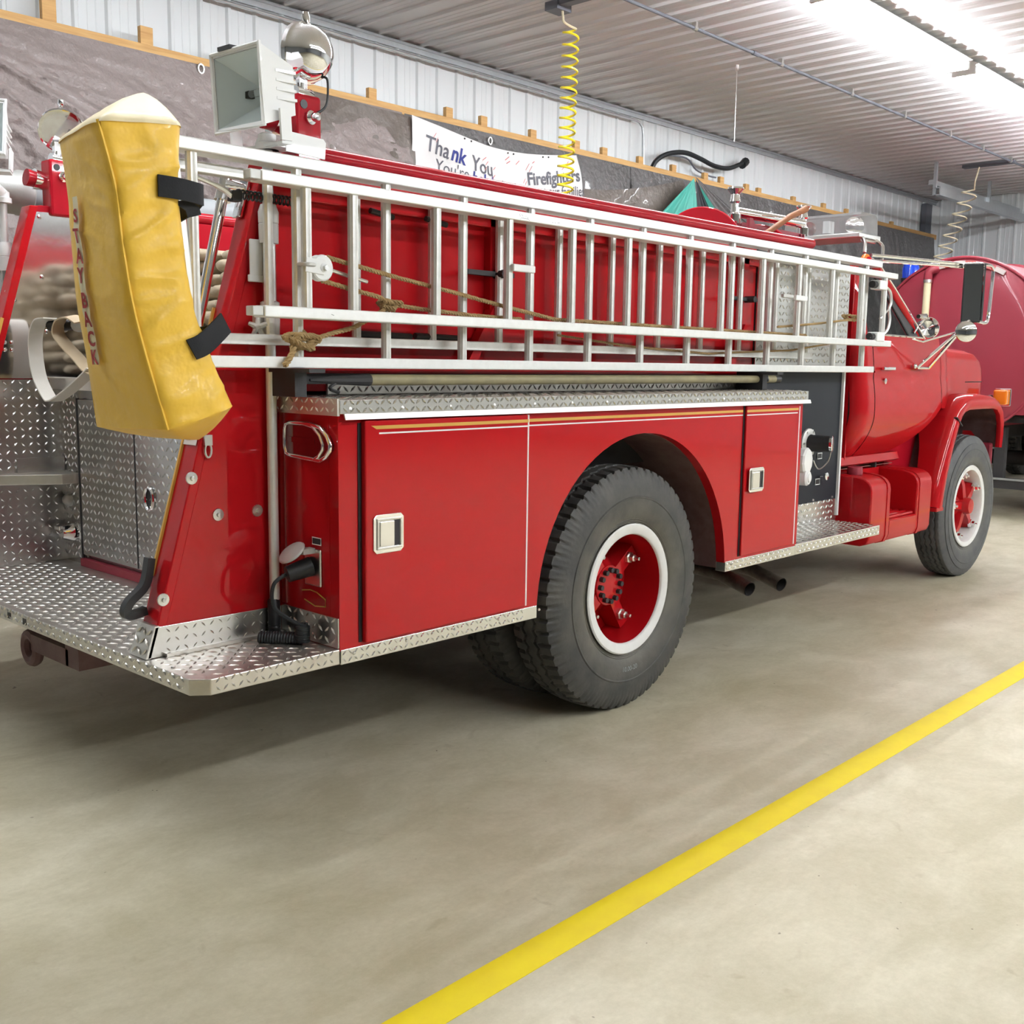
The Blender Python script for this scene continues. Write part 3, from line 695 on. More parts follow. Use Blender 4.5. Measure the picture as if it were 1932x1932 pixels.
cb = smoothpath([(RXF-0.085, 2.78, 0.795), (RXF-0.125, 2.79, 0.765), (RXF-0.13, 2.785, 0.70), (RXF-0.09, 2.76, 0.655), (RXF-0.045, 2.745, 0.628), (RXF-0.035, 2.735, 0.622)], 6)
part('inlet_cable', MB().tube(cb, 0.0065, 8), 'cable_black', so)
cc = []
for i in range(7*12+1):
    a = 2*PI*i/12; t = i/(7*12); cc.append((RXF-0.05+0.018*math.cos(a), 2.745+0.018*math.sin(a), 0.632-0.052*t))
part('coiled_cord', MB().tube(cc, 0.0062, 6), 'cable_black', so)
cc = []
for i in range(16*12+1):
    a = 2*PI*i/12; t = i/(16*12); cc.append((RXF-0.045-0.09*t, 2.75+0.11*t+0.0*a, 0.587)); 
    p = cc[-1]; cc[-1] = (p[0]+0.015*math.cos(a)*0.75, p[1]+0.015*math.cos(a)*0.6, p[2]+0.015*math.sin(a))
part('coiled_cord', MB().tube(cc, 0.0062, 6), 'cable_black', so)
pl = part('data_plate', MB().box(RXF-0.003, RXF, 2.708, 2.752, 0.886, 0.908), 'dark_steel', TR, smooth=0)
part('plate_rim', MB().tube([(RXF-0.003, 2.708, 0.886), (RXF-0.003, 2.752, 0.886), (RXF-0.003, 2.752, 0.908), (RXF-0.003, 2.708, 0.908)], 0.0018, 6, closed=True), 'decal_white', pl)
part('decal_outline', MB().tube([(RXF-0.001, 2.812, 0.728), (RXF-0.001, 2.77, 0.735), (RXF-0.001, 2.735, 0.732), (RXF-0.001, 2.69, 0.715), (RXF-0.001, 2.69, 0.692), (RXF-0.001, 2.745, 0.686), (RXF-0.001, 2.80, 0.70)], 0.002, 6), 'gold', TR)
part('corner_trim', MB().box(RXF-0.006, RXF, 2.895, 2.918, 0.672, 1.296), 'steel', TR, smooth=0)
kp = part('kick_plate', MB().box(RXF-0.005, RXF, 2.622, 2.925, TZ+0.002, 0.666), 'tread_plate', TR, smooth=0, bevel=0.0015)
part('tread_pattern', MB().lugs((RXF-0.005, 2.63, TZ+0.006), (0, 1, 0), (0, 0, 1), 8, 3, 0.033, 0.0145, 0.0048, 0.0042, n=(-1, 0, 0)), 'tread_plate', kp, smooth=0)
# --- wing panels at the tail and hose bed sides
def slope_x(z): return 1.560 + (z-TZ)*(1.985-1.560)/(2.04-TZ)
for s in (0, 1):
    ya, yb = (2.93, 2.968) if s == 0 else (my(2.968), my(2.93))
    poly = [(slope_x(TZ), TZ+0.001), (2.13, TZ+0.001), (2.13, 1.36), (4.95, 1.36), (4.95, 2.10), (2.06, 2.10), (slope_x(2.09), 2.09)]
    wp = part('wing_panel', MB().prism(poly, 1, ya, yb), 'red_paint' if s == 0 else 'red_paint_hose_bed', TR, smooth=0, bevel=0.003)
    # rear flange following the slope
    y2 = ya+0.085 if s == 0 else yb-0.085
    q0, q1 = min(ya-0.002, y2), max(yb+0.002, y2)
    fl = MB().prism([(slope_x(TZ)-0.004, TZ+0.002), (slope_x(TZ)+0.03, TZ+0.002), (slope_x(2.09)+0.03, 2.09), (slope_x(2.09)-0.004, 2.09)], 1, q0, q1)
    part('flange', fl, 'red_paint', wp, smooth=0, bevel=0.004)
    yy = q1+0.001 if s == 0 else q0-0.001
    part('edge_stripe', MB().bar((slope_x(0.80)-0.006, yy, 0.80), (slope_x(1.62)-0.006, yy, 1.62), (0, 0.004, 0), 0.006), 'gold', wp, smooth=0)
    # top rail
    ty = ya+0.018 if s == 0 else yb-0.018
    part('top_rail', MB().tube(smoothpath([(2.20, ty, 2.125), (2.6, ty, 2.125), (4.9, ty, 2.13), (5.55, ty, 2.135)], 3), 0.027, 12), 'red_paint_hose_bed', wp, smooth=60)
    if s == 0:
        fl = MB().box(2.14, 4.95, 2.895, 2.93, 1.965, 2.005)
        part('side_flange', fl, 'red_paint', wp, smooth=0, bevel=0.004)
        kp = part('kick_plate', MB().prism([(1.546, TZ+0.002), (2.024, TZ+0.002), (2.024, 0.660), (1.574, 0.662)], 1, 2.922, 2.9275), 'tread_plate', wp, smooth=0, bevel=0.0015)
        part('tread_pattern', MB().lugs((1.60, 2.924, TZ+0.004), (1, 0, 0), (0, 0, 1), 14, 3, 0.030, 0.0135, 0.0046, 0.0042, n=(0, -1, 0)), 'tread_plate', wp, smooth=0)
        part('kick_end', MB().prism([(1.540, TZ+0.002), (1.556, TZ+0.002), (1.586, 0.665), (1.572, 0.665)], 1, 2.922, 3.02).lugs((1.540, 2.925, TZ+0.006), (0, 1, 0), (0.3, 0, 0.95), 3, 3, 0.03, 0.016, 0.005, 0.0042, n=(-0.95, 0, 0.3)), 'tread_plate_worn', wp, smooth=0)
        part('kick_angle', MB().box(1.60, 2.02, 2.905, 2.925, TZ+0.001, TZ+0.012), 'tread_plate_worn', wp, smooth=0)
        for bx, bz in ((1.80, 0.982), (1.943, 0.982), (1.712, 1.102), (1.606, 0.741)):
            b = MB().lathe((bx, 2.93, bz), (0, -1, 0), [(0.020, 0), (0.019, 0.004), (0.008, 0.005), (0.007, 0.012), (0, 0.013)], 14)
            part('bolt', b, 'steel', wp)
        rg = MB().tube([(1.765+0.011*math.cos(a), 2.918, 1.185+0.022*math.sin(a)) for a in [2*PI*i/14 for i in range(14)]], 0.0035, 6, closed=True)
        rg.box(1.752, 1.778, 2.914, 2.93, 1.20, 1.232)
        part('tie_ring', rg, 'steel', wp)
        dc = part('warning_decal', MB().bar((slope_x(1.20)-0.008, 2.975, 1.20), (slope_x(1.26)-0.008, 2.975, 1.26), (0, 0.036, 0), 0.001), 'decal_white', wp, smooth=0)
        part('decal_mark', MB().bar((slope_x(1.215)-0.010, 2.985, 1.215), (slope_x(1.235)-0.010, 2.985, 1.235), (0, 0.012, 0), 0.001), 'red_letter', wp, smooth=0)
        # black rubber grab handle low on the flange
        hp = smoothpath([(1.605, 3.0, 0.86), (1.585, 3.0, 0.78), (1.535, 3.0, 0.735), (1.520, 3.0, 0.705), (1.535, 3.0, 0.692), (1.585, 3.0, 0.70)], 5)
        part('grab_handle', MB().ribbon(hp, (0, 0.014, 0), 0.012), 'black_plastic', wp, smooth=40)
        # ladder brackets
        for bx in (2.99, 4.80):
            b = MB().box(bx-0.022, bx+0.022, 2.895, 2.935, 1.62, 2.06); b.bar((bx, 2.90, 1.66), (bx-0.13, 2.90, 1.46), (0, 0.02, 0), 0.02)
            part('ladder_bracket', b, 'red_paint', wp, smooth=0)
            cl = MB().box(bx-0.16, bx+0.09, 2.875, 2.90, 1.785, 1.803); cl.cyl((bx, 2.84, 1.794), (bx, 2.90, 1.794), 0.016, n=8); cl.box(bx-0.014, bx+0.014, 2.83, 2.90, 1.995, 2.03)
            part('ladder_clamp', cl, 'dark_steel', wp)
    else:
        y0 = my(2.968)-0.003
        o = part('stainless_sheet', MB().prism([(slope_x(1.37)+0.03, 1.37), (2.50, 1.37), (2.62, 2.09), (slope_x(2.07)+0.02, 2.07)], 1, y0-0.002, y0), 'stainless', wp, smooth=0)
        rv = MB()
        for (px, pz) in ((1.90, 1.73), (1.93, 1.73), (1.90, 1.70), (1.93, 1.70), (1.88, 1.52), (1.91, 1.52), (1.88, 1.49), (1.91, 1.49), (2.05, 1.80), (2.06, 1.57), (2.05, 2.05), (2.2, 2.05)):
            rv.lathe((px, y0-0.002, pz), (0, -1, 0), [(0.010, 0), (0.007, 0.005), (0, 0.007)], 8)
        part('rivet', rv, 'chrome', wp)
        o = part('inner_tread_plate', MB().prism([(slope_x(TZ)+0.032, TZ+0.002), (2.114, TZ+0.002), (2.114, 1.365), (slope_x(1.365)+0.03, 1.365)], 1, y0-0.004, y0), 'tread_plate_dull', wp, smooth=0)
        part('tread_pattern', MB().lugs((1.82, y0-0.004, TZ+0.01), (1, 0, 0), (0, 0, 1), 8, 24, 0.033, 0.0145, 0.0045, 0.0042, n=(0, -1, 0)), 'tread_plate_dull', o, smooth=0)
# --- rear wall of the body between the wings
XR = 2.11
WY0, WY1 = 2.97, my(2.97)
rw = part('rear_wall', MB().box(XR+0.004, XR+0.03, WY0, WY1, TZ, 1.34), 'tread_plate_dull', TR, smooth=0)
part('tread_plate', MB().box(XR, XR+0.004, 4.505, WY1, TZ, 1.325).lugs((XR, 4.51, TZ+0.02), (0, 1, 0), (0, 0, 1), 5, 22, 0.033, 0.017, 0.0048, 0.0040, n=(-1, 0, 0)), 'tread_plate_dull', rw, smooth=0)
rd = part('rear_door', MB().box(XR-0.016, XR+0.003, 3.60, 4.490, 0.615, 1.285), 'tread_plate_dull', TR, smooth=0, bevel=0.003)
part('tread_pattern', MB().lugs((XR-0.016, 3.60, 0.625), (0, 1, 0), (0, 0, 1), 26, 19, 0.034, 0.0150, 0.0045, 0.0040, n=(-1, 0, 0)), 'tread_plate_dull', rd, smooth=0)
part('door_seam', MB().box(XR-0.0175, XR-0.015, 4.005, 4.012, 0.62, 1.28), 'black_plastic', rd, smooth=0)
part('door_hinge', MB().cyl((XR-0.012, 4.497, 0.60), (XR-0.012, 4.497, 1.29), 0.008, n=8), 'dark_steel', rd)
rgp = [(XR-0.022, 3.895+0.032*math.cos(a), 0.915+0.045*math.sin(a)) for a in [2*PI*i/20 for i in range(20)]]
part('ring_handle', MB().tube(rgp, 0.007, 8, closed=True), 'chrome', rd)
part('handle_cup', MB().prism([(3.895+0.026*math.cos(a), 0.915+0.04*math.sin(a)) for a in [2*PI*i/16 for i in range(16)]], 0, XR-0.0185, XR-0.0155), 'dark_steel', rd, smooth=0)
part('rear_sill', MB().box(XR-0.03, XR+0.02, 3.55, 4.49, TZ+0.001, 0.60), 'maroon_tank', TR, smooth=0)
part('tread_plate', MB().box(XR, XR+0.004, 2.97, 3.59, TZ, 1.325).lugs((XR, 2.98, TZ+0.02), (0, 1, 0), (0, 0, 1), 17, 22, 0.034, 0.0150, 0.0045, 0.0040, n=(-1, 0, 0)), 'tread_plate_dull', rw, smooth=0)
part('hose_bed_sill', MB().box(XR-0.05, XR+0.06, WY0, WY1, 1.325, 1.375), 'tread_plate_worn', TR, smooth=0, bevel=0.003)
sp = part('folding_step', MB().prism([(1.72, WY1), (2.02, 4.50), (XR-0.005, 4.50), (XR-0.005, WY1)], 2, 0.925, 0.968), 'tread_plate_worn', TR, smooth=0, bevel=0.003)
part('step_bracket', MB().box(1.9, XR-0.005, 4.66, WY1, 0.968, 1.03), 'tread_plate_dull', sp, smooth=0)
tl = part('tail_lamp', MB().lathe((XR, 4.60, 0.70), (-1, 0, 0), [(0.045, 0), (0.043, 0.02), (0.030, 0.045), (0.026, 0.06), (0, 0.062)], 18), 'chrome', TR)
part('lamp_hood', MB().box(XR-0.08, XR-0.02, 4.575, 4.625, 0.715, 0.735), 'chrome', tl, smooth=0, bevel=0.004)
part('tail_lamp', MB().lathe((XR, 4.63, 0.84), (-1, 0, 0), [(0.03, 0), (0.028, 0.015), (0.015, 0.03), (0, 0.034)], 16), 'cast_grey', TR)
# --- hose bed front wall, pump house
part('hose_bed_wall', MB().box(4.90, 4.95, 2.97, my(2.97), 1.36, 2.08), 'red_paint_hose_bed', TR, smooth=0)
ph = part('pump_house', MB().box(4.955, 5.98, 2.925, my(2.925), 1.405, 2.06), 'dark_steel', TR, smooth=0)
pt = MB().box(4.956, 5.98, 2.918, 2.924, 1.44, 2.03).lugs((4.96, 2.918, 1.445), (1, 0, 0), (0, 0, 1), 29, 16, 0.035, 0.0155, 0.0052, 0.0042, n=(0, -1, 0))
part('upper_tread_plate', pt, 'tread_plate', ph, smooth=0)
pp = part('pump_panel', MB().box(4.932, 5.905, 2.90, 2.93, 0.69, 1.445), 'pump_panel', TR, smooth=0)
part('panel_edge', MB().box(5.905, 5.922, 2.885, 2.935, 0.60, 1.445), 'white_paint', pp, smooth=0)
kp = part('kick_plate', MB().box(4.932, 5.905, 2.893, 2.90, TZ+0.006, 0.70), 'tread_plate', TR, smooth=0)
part('tread_pattern', MB().lugs((4.94, 2.893, TZ+0.012), (1, 0, 0), (0, 0, 1), 28, 4, 0.033, 0.0145, 0.0048, 0.0042, n=(0, -1, 0)), 'tread_plate', kp, smooth=0)
# discharge valve
V = Vector((5.53, 2.90, 1.042))
fl = part('discharge_flange', MB().lathe(V, (0, -1, 0), [(0.082, 0), (0.082, 0.010), (0.076, 0.014), (0.05, 0.016), (0, 0.016)], 24), 'cast_grey', TR)
dv = part('discharge_cap', MB().lathe(V, (0.35, -0.94, 0), [(0.048, 0), (0.050, 0.02), (0.047, 0.03), (0.047, 0.06), (0.044, 0.10), (0.044, 0.12)], 24), 'black_plastic', TR)
ax = Vector((0.35, -0.94, 0)).normalized()
part('cap_end', MB().lathe(V+ax*0.12, ax, [(0.044, 0), (0.046, 0.014), (0.040, 0.018), (0, 0.018)], 24), 'chrome', dv)
part('cap_chain', MB().tube(smoothpath([V+ax*0.13+Vector((0, 0, -0.02)), V+Vector((0.10, -0.08, -0.10)), V+Vector((0.09, -0.03, -0.15)), V+Vector((0.06, -0.01, -0.10))], 6), 0.004, 6), 'steel', dv)
nb = MB()
for a in range(0, 360, 60): nb.cyl(V+Vector((0.068*math.cos(math.radians(a)), -0.012, 0.068*math.sin(math.radians(a)))), V+Vector((0.068*math.cos(math.radians(a)), -0.02, 0.068*math.sin(math.radians(a)))), 0.006, n=6)
part('flange_bolt', nb, 'steel', fl)
el = part('intake_cap', MB().lathe((5.36, 2.90, 0.955), (0.15, -0.98, 0), [(0.070, 0), (0.070, 0.05), (0.074, 0.055), (0.074, 0.085), (0.066, 0.095), (0.02, 0.10), (0, 0.10)], 10), 'white_paint', TR, smooth=20)
part('cap_lever', MB().lathe((5.355, 2.895, 0.865), (0.15, -0.98, 0), [(0.044, 0), (0.044, 0.09), (0.036, 0.10), (0.026, 0.10), (0.024, 0.106), (0, 0.106)], 24), 'white_paint', el)
part('lever_handle', MB().bar((5.39, 2.85, 0.885), (5.475, 2.85, 0.845), (0, 0.010, 0), 0.014), 'white_paint', el, smooth=0, bevel=0.003)
def plate(x, z, w=0.05, h=0.032):
    o = part('label_plate', MB().box(x-w/2, x+w/2, 2.897, 2.90, z-h/2, z+h/2), 'dark_steel', pp, smooth=0)
    part('plate_rim', MB().tube([(x-w/2, 2.896, z-h/2), (x+w/2, 2.896, z-h/2), (x+w/2, 2.896, z+h/2), (x-w/2, 2.896, z+h/2)], 0.003, 6, closed=True), 'white_paint', pp)
plate(5.665, 0.815); plate(5.675, 0.962); plate(5.56, 1.10, 0.045, 0.025)
part('drain_knob', MB().lathe((5.69, 2.90, 0.848), (0, -1, 0), [(0.008, 0), (0.008, 0.03), (0.022, 0.034), (0.022, 0.048), (0, 0.05)], 14), 'chrome', pp)
for bx in (5.10, 5.36, 5.63, 5.86): part('panel_bolt', MB().lathe((bx, 2.90, 0.712), (0, -1, 0), [(0.007, 0), (0.005, 0.005), (0, 0.006)], 8), 'steel', pp)
# --- exhaust tips
for (ex, ez) in ((4.70, 0.352), (5.02, 0.330)):
    e = part('exhaust_pipe', MB().tube([(ex+0.10, 3.35, ez+0.07), (ex+0.05, 2.95, ez+0.045), (ex, 2.74, ez)], 0.037, 16, caps=False), 'exhaust', TR)
    part('pipe_bore', MB().tube([(ex+0.05, 2.95, ez+0.045), (ex, 2.741, ez)], 0.033, 16, caps=False), 'underbody', e)
# --- spotlight posts with chrome spotlights
def spotlight(y, far):
    p = part('spotlight_post', MB().box(2.095, 2.195, y-0.045, y+0.045, 2.06, 2.295), 'red_paint_hose_bed', TR, smooth=0, bevel=0.010)
    s = 0.0
    part('post_socket', MB().lathe((2.15, y-0.045, 2.225), (0.2, -1, 0), [(0.022, 0), (0.022, 0.006), (0.012, 0.008), (0.016, 0.022), (0.012, 0.034), (0, 0.036)], 14), 'chrome', p)
    part('post_grommet', MB().cyl((2.125, y-0.047, 2.262), (2.125, y-0.044, 2.262), 0.014, n=12), 'black_plastic', p)
    part('post_nozzle', MB().tube([(2.02, y+0.02, 2.215), (2.095, y+0.02, 2.205)], [0.036, 0.030], 16), 'red_paint_hose_bed', p)
    part('nozzle_collar', MB().tube([(2.05, y+0.02, 2.212), (2.10, y+0.02, 2.204)], [0.044, 0.036], 18), 'chrome', p)
    nk = MB().cyl((2.15, y, 2.293), (2.15, y, 2.335), 0.018, n=12); nk.box(2.135, 2.165, y-0.012, y+0.012, 2.325, 2.375)
    nk.cyl((2.12, y, 2.297), (2.18, y, 2.293), 0.03, n=12)
    part('spotlight_neck', nk, 'chrome', p)
    c = Vector((2.175, y, 2.432)); ax = (Vector((-0.22, 0.96, 0.10)) if not far else Vector((-0.35, -0.75, -0.55))).normalized()
    prof = [(0.0, -0.075), (0.030, -0.073), (0.058, -0.060), (0.078, -0.038), (0.088, -0.010), (0.091, 0.006), (0.096, 0.010), (0.096, 0.026), (0.088, 0.028)]
    b = part('spotlight', MB().lathe(c, ax, prof, 32), 'chrome', TR, smooth=50)
    part('lens', MB().lathe(c+ax*0.026, ax, [(0.088, 0), (0.06, 0.008), (0, 0.012)], 24), 'clear_plastic', b)
    part('reflector', MB().lathe(c+ax*0.0, ax, [(0.0, -0.05), (0.05, -0.03), (0.086, 0.024)], 24), 'chrome', b)
    up = Vector((0, 0, 1))
    k = c + Vector((-0.055, 0.02 if not far else -0.0, 0.078))
    part('thumb_knob', MB().tube([c+ax*0.0+up*0.085, c+up*0.105+ax*0.005, c+up*0.125+ax*0.008], [0.008, 0.014, 0.011], 12), 'chrome', b)
    part('lamp_wire', MB().tube(smoothpath([c+Vector((0.03, -0.03, -0.07)), (2.215, y-0.05, 2.35), (2.205, y-0.055, 2.27), (2.16, y-0.048, 2.235)], 6), 0.004, 6), 'cable_black', b)
spotlight(2.948, False)
spotlight(my(2.948), True)
# chrome handrail on the near flange
hr = part('handrail', MB().tube([(1.905, 3.02, 1.985), (1.775, 3.02, 1.46)], 0.0165, 16), 'chrome', TR)
part('rail_end', MB().tube([(1.897, 3.02, 1.950), (1.9165, 3.02, 2.03)], [0.026, 0.021], 16), 'chrome', hr)
part('rail_bracket', MB().tube([(1.905, 3.015, 2.00), (1.955, 2.99, 1.995), (1.985, 2.985, 1.985)], [0.020, 0.012, 0.016], 12), 'chrome', hr)
part('rail_foot', MB().bar((1.965, 2.99, 2.02), (1.930, 2.99, 1.90), (0, 0.022, 0), 0.006), 'chrome', hr, smooth=0, bevel=0.003)
# --- telescoping light masts with flood lights
def mast(x, y, far):
    mroot = part('light_mast', MB().cyl((x, y, 0.69), (x, y, 1.60), 0.0165, n=16), 'aluminium', TR)
    part('mast_tube', MB().cyl((x, y, 1.60), (x, y, 1.83), 0.0215, n=18), 'steel', mroot)
    part('mast_tube', MB().cyl((x, y, 1.92), (x, y, 2.13), 0.0165, n=16), 'mast_white', mroot)
    part('clamp_collar', MB().lathe((x, y, 1.82), (0, 0, 1), [(0.030, 0), (0.031, 0.058), (0.029, 0.060), (0.031, 0.062), (0.032, 0.095), (0.024, 0.118), (0, 0.12)], 24), 'mast_white', mroot)
    part('lower_collar', MB().lathe((x, y, 1.535), (0, 0, 1), [(0.029, 0), (0.031, 0.055), (0.020, 0.06), (0.020, 0.085), (0.030, 0.09), (0.030, 0.105), (0.02, 0.11)], 24), 'mast_white', mroot)
    part('collar_bracket', MB().box(x-0.045, x, y-0.005, y+0.03, 1.545, 1.60), 'mast_white', mroot, smooth=0)
    kn = MB(); c = Vector((x-0.055, y-0.015, 1.562))
    for k in range(5):
        a = 2*PI*k/5+0.3; kn.tube([c, c+Vector((0.030*math.cos(a)*0.7, -0.030*math.cos(a)*0.7, 0.036*math.sin(a)))], [0.012, 0.006], 8)
    kn.ball(c, 0.014, 10)
    part('star_knob', kn, 'cast_grey', mroot)
    lg = MB().box(x-0.065, x-0.02, y+0.005, y+0.012, 1.70, 1.83)
    lg.box(x-0.072, x-0.012, y+0.0, y+0.012, 1.70, 1.722)
    part('mast_bracket', lg, 'mast_white', mroot, smooth=0, bevel=0.003)
    gp = MB().lathe((x-0.004, y, 0.575), (0, 0, 1), [(0.020, 0), (0.021, 0.01), (0.019, 0.02), (0.021, 0.024), (0.019, 0.03), (0.021, 0.034), (0.0195, 0.04), (0.0205, 0.11), (0.016, 0.118)], 18)
    part('mast_grip', gp, 'black_plastic', mroot)
    part('grip_tip', MB().cyl((x-0.004, y, 0.569), (x-0.004, y, 0.577), 0.022, n=16), 'mast_white', mroot)
    # flood head
    fx = Vector((-0.99, -0.06, -0.06)) if not far else Vector((-0.55, -0.75, 0.25))
    fx.normalize(); up = Vector((0, 0, 1)); sd = fx.cross(up).normalized(); up = sd.cross(fx)
    c = Vector((1.962, 2.912, 2.268)) if not far else Vector((x-0.09, y-0.03, 2.36))
    W, H = 0.116, 0.114
    def P(a, b, d): return c + sd*a + up*b + fx*d
    sh = MB(); fr = [(-W, -H), (W, -H), (W, H), (-W, H)]; bk = [(-W*0.80, -H*0.62), (W*0.80, -H*0.62), (W*0.80, H*0.62), (-W*0.80, H*0.62)]
    vs = [P(a, b, 0.075) for a, b in fr] + [P(a, b, -0.065) for a, b in bk] + [P(a*0.92, b*0.90, 0.075) for a, b in fr] + [P(a*0.35, b*0.22, -0.02) for a, b in fr]
    fs = [(i, (i+1) % 4, 4+(i+1) % 4, 4+i) for i in range(4)] + [(4, 5, 6, 7)] + [(i, (i+1) % 4, 8+(i+1) % 4, 8+i) for i in range(4)]
    fh = part('flood_lamp', MB().add(vs[:12], fs), 'white_paint', TR, smooth=0)
    part('reflector', MB().add([P(a*0.915, b*0.895, 0.073) for a, b in fr] + [P(a*0.30, b*0.22, -0.03) for a, b in fr], [(i, (i+1) % 4, 4+(i+1) % 4, 4+i) for i in range(4)] + [(4, 5, 6, 7)]), 'lamp_white', fh, smooth=0)
    part('bulb', MB().cyl(P(-0.035, 0, 0.005), P(0.035, 0, 0.005), 0.011, n=10), 'clear_plastic', fh)
    bs = MB()
    for e in (-0.047, 0.047): bs.box(*sum(([q-0.010, q+0.010] for q in P(e, 0, 0.0)), []))
    part('bulb_holder', bs, 'dark_steel', fh, smooth=0)
    fm = MB(); fm.tube([P(a, b, 0.076) for a, b in fr], 0.008, 6, closed=True)
    part('glass_frame', fm, 'white_paint', fh, smooth=0)
    part('front_glass', MB().add([P(a*0.94, b*0.93, 0.072) for a, b in fr], [(0, 1, 2, 3)]), 'glass', fh, smooth=0, recalc=False)
    for k in range(4):
        z = H*0.42 - 0.026*k
        for sgn in (-1, 1):
            part('cooling_fin', MB().obox(P(sgn*W*0.86, z, -0.025), sd*0.007, fx*0.038, up*0.004), 'white_paint', fh, smooth=0)
    part('clip', MB().obox(P(W*0.3, H+0.006, 0.07), sd*0.03, up*0.006, fx*0.02), 'dark_steel', fh, smooth=0)
    yk = MB()
    for sgn in (-1, 1): yk.obox(P(sgn*(W+0.006), -H*0.95, 0.0), sd*0.004, up*0.045, fx*0.020)
    yk.obox(P(0, -H-0.045, 0.0), sd*(W+0.008), up*0.004, fx*0.018)
    b0 = P(0, -H-0.045, 0)
    yk.tube([b0, (x, y, 2.135)], [0.022, 0.026], 14)
    part('yoke', yk, 'white_paint', fh, smooth=30)
    part('mount_cap', MB().lathe((x, y, 2.10), (0, 0, 1), [(0.036, 0), (0.036, 0.02), (0.028, 0.024), (0.028, 0.045), (0.02, 0.05)], 20), 'white_paint', mroot)
    if not far:
        part('mount_plate', MB().prism([(x+0.01, 2.09), (x+0.155, 2.085), (x+0.16, 2.135), (x+0.15, 2.145), (x+0.01, 2.150)], 1, y-0.085, y-0.080), 'white_paint', mroot, smooth=0)
        part('mount_arm', MB().box(x-0.02, x+0.05, y-0.083, y, 2.10, 2.115), 'white_paint', mroot, smooth=0)
mast(1.984, 2.900, False)
mast(1.93, my(2.900), True)
# ------------------------------------------------------------------ wheels
def tire_mesh(name, R, half, rb, kind, material):
    N = 420 if kind == 'rear' else 360
    # profile: list of (y, r, zone)
    side = [(0.088, rb-0.004), (0.096, rb+0.006), (0.101, rb+0.012), (0.0995, rb+0.014), (0.105, rb+0.020), (0.1035, rb+0.022), (0.109, rb+0.028), (0.1075, rb+0.030), (0.117, rb+0.045), (0.1245, rb+0.075), (0.1275, rb+0.105), (0.1275, rb+0.118), (0.1300, rb+0.121), (0.1300, rb+0.125), (0.1265, rb+0.128), (0.1255, rb+0.145), (0.1225, rb+0.165), (0.118, R-0.058), (0.110, R-0.036), (0.102, R-0.019), (0.094, R-0.007)]
    k = half/0.128
    side = [(a*k, b) for a, b in side]
    tw = side[-1][0]-0.004
    if kind == 'rear': gro = [-0.028, 0.028]; gw, amp, per, dep = 0.0085, 0.0085, 60, 0.011
    else: gro = [-0.060, -0.024, 0.012, 0.048]; gw, amp, per, dep = 0.0075, 0.0060, 52, 0.009
    cols = [(-tw, 0), (-tw*0.86, 0)]
    for g in gro:
        cols += [(g-gw, 0), (g-gw*0.55, 1), (g+gw*0.55, 1), (g+gw, 0)]
    if kind == 'rear': cols = [(-tw, 0), (-tw*0.84, 0), (-tw*0.66, 0), (-tw*0.45, 0)] + cols[2:6] + [(0, 0)] + cols[6:] + [(tw*0.45, 0), (tw*0.66, 0), (tw*0.84, 0), (tw, 0)]
    else: cols = cols + [(tw*0.86, 0), (tw, 0)]
    mb = MB(); M = len(side)*2 + len(cols)
    for i in range(N):
        th = 2*PI*i/N; ph = (i*per/N) % 1.0
        tri = 4*abs(ph-0.5)-1
        row = []
        for a, b in side: row.append((-a, b, 's'))
        for y, g in cols: row.append((y, R - 0.006*(y/tw)**2 - (dep if g else 0), 't'))
        for a, b in reversed(side): row.append((a, b, 's'))
        for (y, r, z) in row:
            yy = y
            if z == 't' and abs(y) < tw*0.70: yy = y + amp*tri*(1-(abs(y)/tw)**6)
            if kind == 'rear':
                notch = (ph < 0.27)
                if notch and abs(y) > tw*0.62 and r > R-0.040: r -= 0.0135 if z == 't' else 0.0095
                if (0.5 < ph < 0.64) and z == 's' and R-0.060 < r < R-0.012: r -= 0.005
            else:
                if z == 's' and r > R-0.010 and ph < 0.2: r -= 0.003
            mb.v.append((math.cos(th)*r, yy, math.sin(th)*r))
    for i in range(N):
        j = (i+1) % N
        for k2 in range(M-1):
            mb.f.append((i*M+k2, j*M+k2, j*M+k2+1, i*M+k2+1))
    me = mb.mesh(name, 28); me.materials.append(MT[material]); return me
ti_r = tire_mesh('tire', 0.522, 0.125, 0.270, 'rear', 'rubber')
ti_f = tire_mesh('tire', 0.505, 0.118, 0.282, 'front', 'rubber_front')
def rear_rim(s):
    m = MB(); yo = -0.110
    m.lathe((0, 0, 0), (0, -1, 0), [(0.255, -0.09), (0.262, 0.094), (0.276, 0.100), (0.280, 0.108), (0.274, 0.113), (0.240, 0.110), (0.234, 0.104), (0.232, 0.095), (0.252, -0.09)], 56, ref=(1, 0, 0), cap=False); return m
me_rr = rear_rim(0).mesh('rim', 40); me_rr.materials.append(MT['rim_white'])
m = MB().lathe((0, 0, 0), (0, -1, 0), [(0.10, -0.105), (0.226, -0.09), (0.231, -0.02), (0.232, 0.098), (0.236, 0.098), (0.236, -0.10), (0.10, -0.115)], 56, ref=(1, 0, 0), cap=False)
me_rd = m.mesh('wheel_dish', 40); me_rd.materials.append(MT['red_paint'])
SPA = [math.radians(a) for a in (37, -58, 127, 218)]
m = MB().lathe((0, 0, 0), (0, -1, 0), [(0.13, -0.11), (0.125, -0.06), (0.100, -0.03), (0.090, -0.012), (0.086, 0.0), (0.050, 0.002), (0.0, 0.002)], 40, ref=(1, 0, 0))
